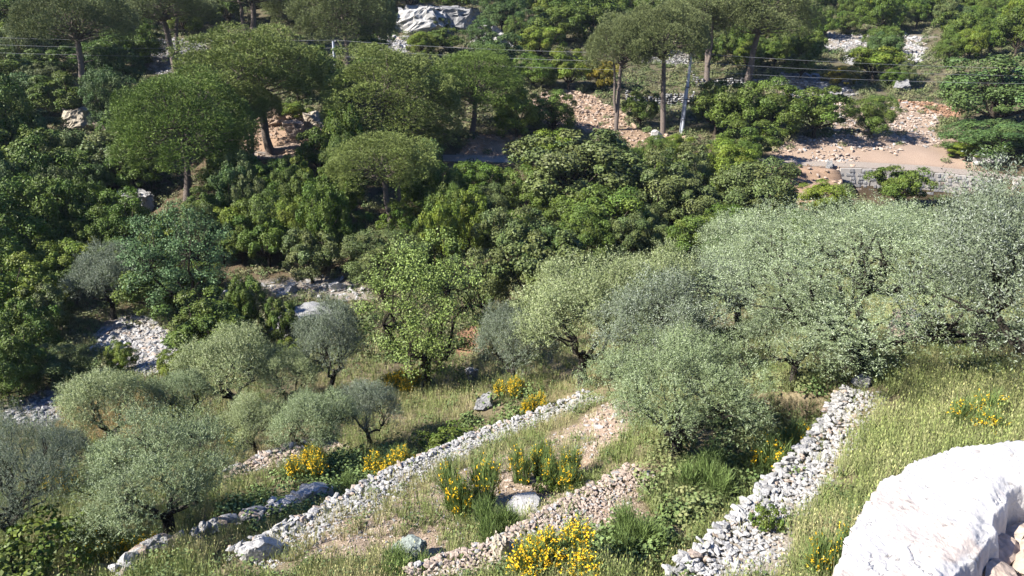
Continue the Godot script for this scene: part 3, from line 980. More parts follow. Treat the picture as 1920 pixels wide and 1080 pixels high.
func _ready() -> void:
	# ---------------------------------------------------------------- camera, sky, sun
	var cam := Camera3D.new()
	cam.name = "camera"
	cam.position = Vector3(0, 16, 0)
	cam.rotation_degrees = Vector3(-20, 0, 0)
	cam.fov = 41.0
	cam.near = 0.1
	cam.far = 900.0
	add_child(cam)
	cam.current = true
	var env := Environment.new()
	env.background_mode = Environment.BG_SKY
	var sky := Sky.new()
	var sm := ProceduralSkyMaterial.new()
	sm.sky_top_color = Color(0.24, 0.42, 0.72)
	sm.sky_horizon_color = Color(0.66, 0.76, 0.86)
	sm.sky_curve = 0.15
	sm.energy_multiplier = 0.47
	sm.ground_horizon_color = Color(0.52, 0.55, 0.52)
	sm.ground_bottom_color = Color(0.25, 0.25, 0.2)
	sky.sky_material = sm
	env.sky = sky
	env.tonemap_mode = Environment.TONE_MAPPER_LINEAR
	env.tonemap_exposure = 3.2
	env.fog_enabled = true
	env.fog_density = 0.0001
	env.fog_light_color = Color(0.80, 0.87, 0.95)
	env.sdfgi_enabled = true
	env.ssao_enabled = true
	env.ssil_enabled = true
	var we := WorldEnvironment.new()
	we.name = "environment"
	we.environment = env
	add_child(we)
	var sun := DirectionalLight3D.new()
	sun.name = "sun"
	sun.light_energy = 1.5
	sun.light_angular_distance = 0.53
	sun.light_color = Color(1.0, 0.975, 0.94)
	sun.shadow_enabled = true
	add_child(sun)
	sun.look_at_from_position(Vector3(-0.80, 0.70, 0.30) * 100.0, Vector3.ZERO)

	# ---------------------------------------------------------------- materials
	var fine := noise_texture(3, 0.03, 0.72, 1.0)
	var fine_bump := bump_texture(5, 0.03, 6.0)
	M.ground = surface(noise_texture(1, 0.05, 0.6, 1.0, 512, 0.08), 0.55, 1.0, bump_texture(2, 0.06, 8.0))
	M.stone = surface(fine, 0.9, 0.95, fine_bump)
	M.bark = surface(noise_texture(7, 0.06, 0.5, 1.0, 256), 1.2, 0.95, bump_texture(8, 0.07, 10.0, 256))
	M.needle = [foliage(Color(1, 1, 1), 0.08, 0.6), foliage(Color(0.9, 0.97, 0.85), 0.08, 0.6), foliage(Color(0.96, 0.94, 1.12), 0.08, 0.7)]
	# oak tints: common green, deep green, dusty grey green, yellow green, blue green, golden
	M.leaf = [foliage(Color(0.96, 0.97, 0.98), 0.18), foliage(Color(0.92, 0.97, 0.86), 0.16), foliage(Color(1.02, 0.97, 1.3), 0.18), foliage(Color(1.16, 1.12, 0.98), 0.3), foliage(Color(0.88, 0.94, 1.2), 0.16), foliage(Color(1.3, 1.04, 0.85), 0.35)]
	# olive tints: pale bright, grey, mid green, silver
	M.olive = [foliage(Color(1.08, 1.07, 0.98), 0.4, 0.65), foliage(Color(0.9, 0.9, 0.96), 0.3, 0.65), foliage(Color(0.98, 1.0, 0.94), 0.35, 0.65), foliage(Color(1.04, 1.05, 1.04), 0.4, 0.65)]
	M.fresh = [foliage(Color(1, 1, 1), 0.45), foliage(Color(0.75, 0.84, 1.0), 0.3)]
	M.vine = [foliage(Color(1, 1, 1), 0.4)]
	M.stem = foliage(Color(1, 1, 1), 0.3, 0.6)
	M.petal = foliage(Color(1, 1, 1), 0.3, 0.6)
	M.blade = foliage(Color(1, 1, 1), 0.35, 0.7)
	M.metal = surface(fine, 1.5, 0.6)
	M.plaster = surface(noise_texture(21, 0.02, 0.9, 1.0), 0.8, 0.9, bump_texture(22, 0.05, 3.0))
	M.mortar = StandardMaterial3D.new()
	M.mortar.albedo_color = Color(0.62, 0.6, 0.57)
	M.mortar.roughness = 1.0
	grain.seed = 11
	grain.frequency = 0.02
	coarse.seed = 12
	coarse.frequency = 0.02

	# ---------------------------------------------------------------- land
	for p in [[3.22, 6.42, -11.5], [5.25, 6.39, -13.3], [9.38, 5.92, -19.2], [10.17, 5.9, -20], [-5.93, 3.96, -15], [-3.47, 2.94, -19.5], [1.5, 1.72, -25.5], [-8.29, 3.52, -16], [-14.92, 0.35, -25.5], [-5.28, 0.28, -25.5], [-1.82, 5.3, -12.6], [2.24, 4.76, -16.2], [-14.81, 1.72, -18.5], [-12.44, 3.03, -15.2], [-21.44, -2.56, -41], [-21.64, -1.49, -31], [-3.26, -0.69, -32.5], [-9.45, 0.03, -56], [-25.49, 1.49, -60], [-21.4, 3.4, -71], [-45.4, 5.67, -84], [-22.41, 2.94, -67], [24.86, 2.39, -73], [35.05, 2.13, -73], [44.37, 1.26, -73], [7.11, 2.28, -73], [-5.57, 2.59, -73], [17.9, 3.7, -82], [11.24, 3.98, -82], [14.9, 3.85, -81], [6.49, 5.91, -96], [-4.25, 3.5, -77], [55.28, 3.57, -92], [38.29, 3.53, -82], [41.07, 6.47, -100], [28.98, 6.76, -99], [18.83, 6.8, -100], [-11.79, 12.24, -128], [-16.35, 10.03, -112], [-20.4, 8.42, -100], [-43.39, 8.2, -103], [-47.55, 10.03, -112], [61.36, 9.33, -125], [43.7, 9.49, -122], [6.28, 8.95, -118], [77.15, 15.45, -160], [33.3, 14.57, -150], [-64.95, 12.34, -130], [-6.05, 16.42, -155], [7.71, 2.67, -30], [10.29, 0.92, -41], [1.23, -0.88, -41], [-12.27, -1.47, -46], [-12.07, -1.45, -40], [31.79, -0.06, -66], [18.34, -0.67, -58], [7.43, -0.74, -54], [35.77, -0.24, -58], [-0.36, -0.65, -50], [-19.35, -1.31, -52], [-32.07, -2.81, -54], [-30.94, -3.55, -44], [12.1, 6.98, -16.5], [15.24, 5.33, -24], [22.98, 3.47, -33], [18.01, 1.57, -38], [4.07, 4.85, -17.5], [4.38, 3.56, -23.5], [-43.63, 2.39, -73], [-56.15, 5.58, -88], [-30.98, -0.8, -60], [-41.91, -0.51, -64], [0, 9.5, 0], [8, 9, -4], [-10, 6.5, -4], [18, 9.5, -4], [24, 8.2, -14], [-22, 3, -10], [-35, -0.5, -20], [-45, -3.2, -45], [-60, 0.5, -70], [-80, 6, -95], [30, 5.5, -30], [40, 1.5, -48], [60, 3, -70], [75, 8, -95], [-120, 16, -130], [-60, 22, -150], [0, 27, -180], [70, 26, -180], [120, 18, -130], [-120, 0, -60], [-100, -2, -20], [0, 13, 20], [60, 10, 10], [-60, 4, 20], [120, 6, -60], [0, 55, -260], [120, 52, -260], [-120, 52, -260], [-130, 36, -200], [130, 32, -200]]:
		ctrl.append(Vector3(p[0], p[1], p[2]))
	for p in [[-26.13, 3.23, -71.11], [-17.58, 3.17, -70.36], [-5.56, 2.58, -72.75], [7.09, 2.26, -72.87], [17.22, 2.17, -72.8], [24.77, 2.25, -72.67], [32.37, 2, -72.63], [40.04, 1.54, -72.63], [45.1, 1.19, -71.61], [48.65, 1.28, -67.22], [51.18, 1.63, -60.86]]:
		road.append(Vector3(p[0], p[1], p[2]))
	steps.append({line = PackedVector2Array([Vector2(-6.36, -14.48), Vector2(-5.93, -15.03), Vector2(-4.91, -16.48), Vector2(-3.51, -19.7), Vector2(-1.12, -23.54), Vector2(1.51, -25.07), Vector2(2.8, -25.71)]), drop = 0.8, reach = 4, band = 1.5})
	steps.append({line = PackedVector2Array([Vector2(-2, -12.3), Vector2(-1.19, -12.78), Vector2(-0.33, -13.17), Vector2(0.6, -14.46), Vector2(1.52, -15.48), Vector2(2.37, -16.2), Vector2(3.15, -16.96)]), drop = 0.35, reach = 4, band = 1})
	steps.append({line = PackedVector2Array([Vector2(2.85, -11.04), Vector2(3.72, -11.96), Vector2(4.79, -13.18), Vector2(5.7, -14.32), Vector2(7.12, -15.94), Vector2(8.26, -17.53), Vector2(9.39, -19.24)]), drop = 1, reach = 4, band = 1.05})
	steps.append({line = PackedVector2Array([Vector2(-8.85, -14.04), Vector2(-8.66, -15.08), Vector2(-8.3, -16.15), Vector2(-7.84, -16.86), Vector2(-7.11, -17.59), Vector2(-6.4, -18.62), Vector2(-5.79, -20.09)]), drop = 0.4, reach = 4, band = 0.3})
	steps.append({line = PackedVector2Array([Vector2(-9.38, -21.97), Vector2(-8.85, -23.44), Vector2(-8.32, -24.78), Vector2(-7.31, -25.47)]), drop = 0.35, reach = 4, band = 0.8})
	steps.append({line = PackedVector2Array([Vector2(47.76, -66.57), Vector2(47.32, -67.12), Vector2(46.87, -67.67), Vector2(46.43, -68.22), Vector2(45.99, -68.77), Vector2(45.54, -69.32), Vector2(45.1, -69.86), Vector2(44.47, -69.99), Vector2(43.84, -70.12), Vector2(43.2, -70.25), Vector2(42.57, -70.37), Vector2(41.94, -70.5), Vector2(41.31, -70.63), Vector2(40.68, -70.75), Vector2(40.04, -70.88), Vector2(39.09, -70.88), Vector2(38.13, -70.88), Vector2(37.17, -70.88), Vector2(36.21, -70.88), Vector2(35.25, -70.88), Vector2(34.29, -70.88), Vector2(33.33, -70.88), Vector2(32.37, -70.88), Vector2(31.42, -70.88), Vector2(30.47, -70.89)]), drop = 2.3, reach = 6, band = 0})
	steps.append({line = PackedVector2Array([Vector2(21.9, -95.37), Vector2(17.45, -95.69), Vector2(13.82, -95.08)]), drop = 1.81, reach = 6, band = 0})
	steps.append({line = PackedVector2Array([Vector2(33.17, -102.99), Vector2(28.93, -102.64), Vector2(23.31, -102.13)]), drop = 1.28, reach = 6, band = 0})
	steps.append({line = PackedVector2Array([Vector2(40.76, -101.91), Vector2(37.63, -101.81), Vector2(33.32, -101.2)]), drop = 1.3, reach = 6, band = 0})
	steps.append({line = PackedVector2Array([Vector2(37.23, -96.76), Vector2(32.59, -95.57)]), drop = 1.01, reach = 6, band = 0})
	for s in steps:
		var box := Rect2(s.line[0], Vector2.ZERO)
		for p in s.line: box = box.expand(p)
		s.box = box.grow(maxf(s.reach, s.band))
	for p in [
		["stony ground of the terrace between the two rubble walls", PackedVector2Array([Vector2(-4.68, -13.79), Vector2(-4.23, -15.94), Vector2(-2.61, -17.8), Vector2(-0.96, -19.83), Vector2(2.09, -22.11), Vector2(2.77, -18.1), Vector2(1.64, -16.74), Vector2(0.65, -15.67), Vector2(-0.36, -14.22), Vector2(-2.06, -13.49), Vector2(-2.95, -13.29)]), 60, 0.07, 1, 0.62],
		["loose pink rubble of the bank beside the low wall", PackedVector2Array([Vector2(-1.79, -13.12), Vector2(-0.33, -12.93), Vector2(0.59, -14.16), Vector2(2.34, -15.9), Vector2(3.08, -16.53), Vector2(3.15, -14.98), Vector2(1.99, -14.02), Vector2(0.91, -13.49), Vector2(-0.11, -12.54), Vector2(-0.63, -12.23)]), 45, 0.09, 1, 0.85],
		["loose white stones behind the near dry stone wall", PackedVector2Array([Vector2(3.08, -11.09), Vector2(4.39, -12.55), Vector2(5.63, -13.94), Vector2(7.12, -15.64), Vector2(8.49, -17.6), Vector2(8.82, -17.83), Vector2(7.73, -15.63), Vector2(6.32, -13.44), Vector2(5.24, -11.84), Vector2(4.37, -10.68)]), 60, 0.1, 0, 0.7],
		["pale rubble heap beside the leafy front olive", PackedVector2Array([Vector2(2.01, -22.2), Vector2(4.12, -24.12), Vector2(4.11, -21.91), Vector2(3.04, -18.99), Vector2(1.95, -18.66)]), 45, 0.13, 1, 0.85],
		["pinkish stones behind the small crumbling edge", PackedVector2Array([Vector2(-9.23, -21.94), Vector2(-8.27, -24.64), Vector2(-6.94, -26.42), Vector2(-6.26, -24.48), Vector2(-7.5, -23.32), Vector2(-8.23, -22.15)]), 40, 0.12, 1, 0.8],
		["pale stones at the bottom beside the wide broom", PackedVector2Array([Vector2(-10.44, -15.14), Vector2(-9.99, -16.25), Vector2(-9.02, -16.2), Vector2(-8.16, -15.28), Vector2(-9.42, -15.14)]), 35, 0.12, 0, 0.8],
		["white scree in a clearing of the lower wood", PackedVector2Array([Vector2(-26.04, -43.85), Vector2(-24.68, -46.59), Vector2(-22.27, -45.1), Vector2(-19.65, -41.25), Vector2(-17.59, -37.45), Vector2(-18.55, -35.75), Vector2(-22.01, -38.68)]), 30, 0.24, 0, 1],
		["small grey scree at the picture's edge below the wood", PackedVector2Array([Vector2(-24.23, -32.26), Vector2(-24.31, -33.37), Vector2(-24.05, -34.43), Vector2(-22.46, -34.98), Vector2(-20.5, -31.38), Vector2(-19.61, -28.7), Vector2(-20.9, -28.73)]), 26, 0.22, 2, 1],
		["white stones lying on top of the grey slab", PackedVector2Array([Vector2(-14.33, -42.71), Vector2(-13.48, -45.38), Vector2(-11.89, -44.4), Vector2(-10.31, -43.15), Vector2(-11.23, -41.59), Vector2(-12.92, -40.88)]), 22, 0.24, 0, 0.9],
		["scattered pale stones on the path through the wood", PackedVector2Array([Vector2(-19.66, -49.45), Vector2(-16.22, -50.32), Vector2(-11.54, -49.17), Vector2(-8.46, -47.97), Vector2(-8.76, -45.48), Vector2(-12.26, -45.98), Vector2(-16.17, -47.58)]), 7, 0.32, 0, 0.7],
		["pink loose stones of the bank beside the slender pine", PackedVector2Array([Vector2(2.01, -92.56), Vector2(5.97, -98.37), Vector2(10.31, -95.37), Vector2(12.41, -87.56), Vector2(11.45, -81.44), Vector2(7.33, -82.32), Vector2(2.33, -85.39)]), 14, 0.32, 3, 1],
		["orange-pink earth bank with loose stones below the fullest pine", PackedVector2Array([Vector2(-5.57, -72.88), Vector2(-4.07, -79.06), Vector2(1.37, -79.81), Vector2(2.55, -73.54)]), 7, 0.3, 3, 1],
		["pale pink rubble slope beside the dirt track", PackedVector2Array([Vector2(24.98, -75.16), Vector2(28.25, -78.87), Vector2(32.86, -80.31), Vector2(38.85, -95.5), Vector2(40.26, -92.68), Vector2(47.49, -95.94), Vector2(50.13, -91.89), Vector2(44.89, -80.86), Vector2(32.95, -74.15), Vector2(24.91, -73.15)]), 7, 0.34, 1, 0.9],
		["reddish spoil heap at the top of the dirt track", PackedVector2Array([Vector2(47.17, -95.24), Vector2(51.94, -97.65), Vector2(54.5, -95.47), Vector2(53.97, -93.15), Vector2(48.6, -91.36), Vector2(45.83, -91.57)]), 14, 0.3, 4, 1],
		["orange cutting below the road beside the block wall", PackedVector2Array([Vector2(24.57, -71.12), Vector2(31.69, -71.89), Vector2(31.94, -70.54), Vector2(24.98, -62.67), Vector2(23.72, -65.81)]), 3, 0.34, 3, 1],
		["pink and white stones below the wide umbrella pine", PackedVector2Array([Vector2(-26.17, -75.25), Vector2(-26.76, -81.7), Vector2(-20.52, -83.72), Vector2(-18.67, -77.23), Vector2(-17.97, -72.14), Vector2(-23, -68.97)]), 6, 0.34, 3, 0.95],
		["grey stones on the dark slope between the tall pines", PackedVector2Array([Vector2(-54.04, -116.24), Vector2(-52.44, -120.37), Vector2(-44.49, -118.66), Vector2(-42.85, -112.38), Vector2(-43.33, -102.84), Vector2(-45.79, -102.13)]), 9, 0.36, 2, 0.9],
		["heap of white stones beside the grey cliff", PackedVector2Array([Vector2(-20.35, -121.54), Vector2(-16.44, -124.86), Vector2(-14.42, -114.52), Vector2(-17.59, -110.36)]), 14, 0.4, 0, 0.9],
		["white stony streak running down the far slope", PackedVector2Array([Vector2(66.69, -139.86), Vector2(68.49, -135.88), Vector2(62.99, -120.75), Vector2(56.74, -114.95), Vector2(61.39, -126.9)]), 10, 0.42, 0, 0.95],
		["grey stones below the golden-green little tree", PackedVector2Array([Vector2(36.44, -106.72), Vector2(45.87, -106.91), Vector2(41.46, -94.88), Vector2(38.85, -95.5), Vector2(33.31, -95.68)]), 4, 0.42, 2, 0.75],
		["scattered white stones between the far oaks", PackedVector2Array([Vector2(53.97, -140.33), Vector2(60.14, -138.41), Vector2(57.15, -126.84), Vector2(49.41, -124.19)]), 4, 0.42, 0, 0.7],
		["pink stones at the slim pines' feet", PackedVector2Array([Vector2(12.06, -83.95), Vector2(15.53, -80.78), Vector2(18.67, -79.79), Vector2(14.89, -73.94), Vector2(10.78, -76.02)]), 5, 0.32, 3, 0.75],
		["grey stones on the slope between the slim pines", PackedVector2Array([Vector2(19.26, -126.56), Vector2(27.8, -123.37), Vector2(25.59, -112.91), Vector2(18.1, -115.67)]), 6, 0.4, 2, 0.8],
		["reddish soil patch behind the airy green tree", PackedVector2Array([Vector2(-3.59, -39.75), Vector2(-1.68, -40.71), Vector2(-1.23, -35.91), Vector2(-3.03, -36.1)]), 4, 0.2, 4, 0.9],
		["white stones on the slope beside the cliff", PackedVector2Array([Vector2(-7.02, -133.64), Vector2(0, -130.28), Vector2(-0.8, -120.61), Vector2(-5.73, -123.87)]), 6, 0.5, 0, 0.7],
		["brown stones in the lower wood beside the airy grey-green tree", PackedVector2Array([Vector2(-28.13, -55.65), Vector2(-25.91, -55.1), Vector2(-24.03, -52.21), Vector2(-26.28, -52.45)]), 5, 0.25, 3, 0.8]]:
		rubble_data.append(p)
	rubble_data.append(["", PackedVector2Array([Vector2(24.58, -72.9), Vector2(28.14, -78.54), Vector2(34.86, -79.05), Vector2(41.25, -80.93), Vector2(45.15, -81.94), Vector2(55.4, -92.28), Vector2(55.42, -89.85), Vector2(49.43, -82.5), Vector2(46.71, -75.95), Vector2(45.63, -73.02), Vector2(37.79, -73.34), Vector2(30.44, -72.91)]), 0.0, 0.0, 1, 0.95])
	for p in rubble_data:
		var box := Rect2(p[1][0], Vector2.ZERO)
		for q in p[1]: box = box.expand(q)
		patches.append({poly = p[1], box = box, tone = p[4], strength = p[5]})
	solve_terrain()
	build_grid()
	build_ground()
	build_road()

	# ---------------------------------------------------------------- stones and walls
	for k in 6: stones.append(stone_mesh(40 + k, 2, 0.35, 0.28, rng.randf_range(0.6, 0.8)))
	for k in 6: big_stones.append(stone_mesh(50 + k, 8 if k < 3 else 14, 0.45 if k < 3 else 0.2, 0.35 if k < 3 else 0.42, 0.8 if k < 3 else 0.9, k >= 3))
	rng.seed = 21
	stone_wall("long pale rubble wall crossing the stony terrace, with big edge stones", [[-6.36, -14.48], [-5.93, -15.03], [-4.91, -16.48], [-3.51, -19.7], [-1.12, -23.54], [1.51, -25.07], [2.8, -25.71]], 0.8, 1.5, 0.14, 0)
	stone_wall("low pinkish rubble wall edging the terrace near the bottom", [[-2, -12.3], [-1.19, -12.78], [-0.33, -13.17], [0.6, -14.46], [1.52, -15.48], [2.37, -16.2], [3.15, -16.96]], 0.35, 1, 0.1, 1)
	stone_wall("near white dry stone wall running up to the largest olive", [[2.85, -11.04], [3.72, -11.96], [4.79, -13.18], [5.7, -14.32], [7.12, -15.94], [8.26, -17.53], [9.39, -19.24]], 1, 1.05, 0.15, 0)
	stone_wall("row of boulders shaded by the near olive", [[-8.85, -14.04], [-8.66, -15.08], [-8.3, -16.15], [-7.84, -16.86], [-7.11, -17.59], [-6.4, -18.62], [-5.79, -20.09]], 0.4, 0.3, 0.3, 0)
	stone_wall("small crumbling stone edge behind the brightest broom", [[-9.38, -21.97], [-8.85, -23.44], [-8.32, -24.78], [-7.31, -25.47]], 0.35, 0.8, 0.2, 1)
	for p in rubble_data:
		if p[0]: rubble(p[0], p[1], p[2], p[3], p[4])
	boulder("large white boulder at the lower end of the long rubble wall", -5.67, -14.32, 0.83, 0.7, 0, 0)
	boulder("small pale boulder next to the wall's lower end boulder", -6.83, -15.93, 0.45, 0.39, 0, 1)
	boulder("grey-green boulder lying alone in the grass at the bottom", -2.3, -13.73, 0.75, 0.62, 5, 2)
	boulder("pointed cream boulder on the low pink wall", -0.2, -13.01, 0.42, 0.47, 6, 3)
	boulder("bluish boulder beside the pointed cream boulder", -0.49, -13.78, 0.37, 0.27, 2, 4)
	boulder("pale boulder topping the low pink wall's upper end", 2.03, -16.82, 0.37, 0.23, 1, 5)
	boulder("long grey boulder in the near olive's shade", -5.87, -19.38, 1.05, 0.71, 0, 6)
	boulder("low white rubble mound on the stony terrace", 0.33, -16.1, 0.99, 0.33, 0, 7)
	boulder("grey boulder under the broom at the largest olive's root", 9.9, -19.66, 0.5, 0.44, 2, 8)
	boulder("big pale rock behind the largest olive's trunk", 13.85, -24.76, 1.48, 1.26, 1, 9)
	boulder("grey rock beside the wall in the mid grass", -1.14, -28.12, 0.98, 0.58, 2, 10)
	boulder("white boulder on the path below the dark oaks", -14.53, -47.4, 0.87, 0.66, 0, 11)
	boulder("double white boulder at the path's bright end", -11.49, -47.52, 1.01, 0.72, 0, 12)
	boulder("white boulder in the wood beside the path", -18.88, -47.7, 0.68, 0.53, 0, 13)
	boulder("pale boulder at the tall leaning pine's foot", 14.74, -78.7, 1.12, 1.23, 0, 14)
	boulder("white boulders' largest block beside the dirt track", 46.8, -75.64, 2.5, 1.25, 0, 15)
	boulder("upright grey stone in the orange cutting", 29.38, -70.89, 0.87, 1.08, 2, 16)
	boulder("grey boulder in the undergrowth below the airy tree", -1.86, -32.57, 0.71, 0.66, 2, 17)
	boulder("white rock among the oaks beneath the glossy oak", 3.54, -55.77, 1.21, 0.81, 0, 18)
	boulder("white boulder on the far slope under the cliff", -1.1, -118.67, 1.32, 1.32, 0, 19)
	boulder("pale rock on the far slope beside the low wall", 48.97, -115.72, 1.92, 1.39, 0, 20)
	boulder("white rock beneath the golden-green little tree", 40.32, -101.68, 1.83, 1.22, 0, 21)
	boulder("flat white rock on the far slope beyond the row of oaks", 50.3, -102.27, 2.69, 1.43, 2, 22)
	outcrop("grey cliff face on the far slope", [[-14.22, -127.15, 6.21, 3.19, 6, 0], [-7.97, -131.79, 7.68, 2.93, 6, 2], [-11.12, -130.15, 3.62, 2.17, 5, 0], [-10.86, -140.69, 6.84, 1.76, 5, 0], [-3.54, -128.01, 3.9, 1.6, 5, 0], [-1.23, -123.69, 3.09, 1.37, 4, 0], [-16.15, -141.4, 4.34, 1.18, 4, 0]])
	outcrop("white layered rock ledge under the tall pine", [[-43.83, -78.64, 2.52, 1.76, 3, 6], [-42.61, -80.01, 2.78, 1.01, 3, 6], [-41.16, -77.76, 2.09, 0.86, 2, 1], [-44.67, -80.63, 3.22, 0.77, 3, 6]])
	outcrop("pink and white rock ledge beneath the wide umbrella pine", [[-24.45, -78.98, 2.31, 1.27, 3, 3], [-20.68, -75.07, 3.27, 1.31, 3, 1], [-20.19, -78.78, 2.27, 1.14, 2.5, 6], [-20.74, -71.33, 3.65, 0.63, 3, 3]])
	outcrop("sloping grey rock slab in the lower wood", [[-11.58, -39.85, 3.43, 1.12, 3.2, 2], [-12.76, -40.85, 1.92, 0.64, 2.5, 2]])
	outcrop("grey rock step below the pines", [[-31, -61.4, 2.45, 1.66, 3, 0]])
	terrace_wall("dry stone terrace wall behind the two slim pines", [[13.82, -95.08], [17.45, -95.69], [21.9, -95.37]], 2.26, 2)
	terrace_wall("low grey dry stone wall above the dark oak row", [[23.31, -102.13], [28.93, -102.64], [33.17, -102.99]], 1.6, 2)
	terrace_wall("dry stone wall below the golden-green little tree", [[33.32, -101.2], [37.63, -101.81], [40.76, -101.91]], 1.62, 0)
	terrace_wall("low stone wall shaded beside the round dark oak", [[32.59, -95.57], [37.23, -96.76]], 1.26, 0)
	block_wall("pale block retaining wall holding up the road", [[30.47, 2.04, -70.89], [31.42, 2.01, -70.88], [32.37, 1.98, -70.88], [33.33, 1.92, -70.88], [34.29, 1.86, -70.88], [35.25, 1.81, -70.88], [36.21, 1.75, -70.88], [37.17, 1.69, -70.88], [38.13, 1.63, -70.88], [39.09, 1.58, -70.88], [40.04, 1.52, -70.88], [40.68, 1.48, -70.75], [41.31, 1.43, -70.63], [41.94, 1.39, -70.5], [42.57, 1.34, -70.37], [43.2, 1.3, -70.25], [43.84, 1.26, -70.12], [44.47, 1.21, -69.99], [45.1, 1.17, -69.86], [45.54, 1.18, -69.32], [45.99, 1.19, -68.77], [46.43, 1.2, -68.22], [46.87, 1.22, -67.67], [47.32, 1.23, -67.12], [47.76, 1.24, -66.57]], 2.35)

	# ---------------------------------------------------------------- plants
	var pf := [0.52, 0.50, 0.62, 0.52, 0.74, 0.9]
	for k in 6:
		shapes["stone_pine/%d" % k] = pine(100 + k, 9.0, 13.0, pf[k], [56, 60, 70, 60, 84, 96][k], [21000, 21000, 25000, 21000, 29000, 36000][k])
	for k in 8:
		shapes["oak_tree/%d" % k] = oak(200 + k, 5.0, 5.0, [30000, 26000, 32000, 22000, 30000, 22000, 42000, 19000][k], [0.115, 0.125, 0.105, 0.135, 0.11, 0.12, 0.085, 0.14][k], [0.0, 0.05, 0.0, 0.14, 0.06, 0.1, 0.0, 0.2][k], [52, 46, 60, 40, 56, 34, 80, 44][k])
	shapes["olive_tree/0"] = olive(300, 8.0, 6.0, 66, 10500, 0.064)
	for k in [1, 2]:
		shapes["olive_tree/%d" % k] = olive(300 + k, 4.8, 3.8, 40, 7000, 0.06)
	for k in [3, 4, 5]:
		shapes["olive_tree/%d" % k] = olive(300 + k, 4.0, 3.6, 34, 4200, 0.072)
	for k in 2:
		shapes["leafy_tree/%d" % k] = airy(400 + k, 6.0, 6.8, 130, 18000, 0.092)
	for k in 3:
		shapes["broom_bush/%d" % k] = broom(500 + k, 1.4, 1.1, 1300, [620, 170, 0][k])
	for k in 2:
		shapes["vine_bush/%d" % k] = oak(600 + k, 2.0, 1.0, 2600, 0.09, 0.0, 24)
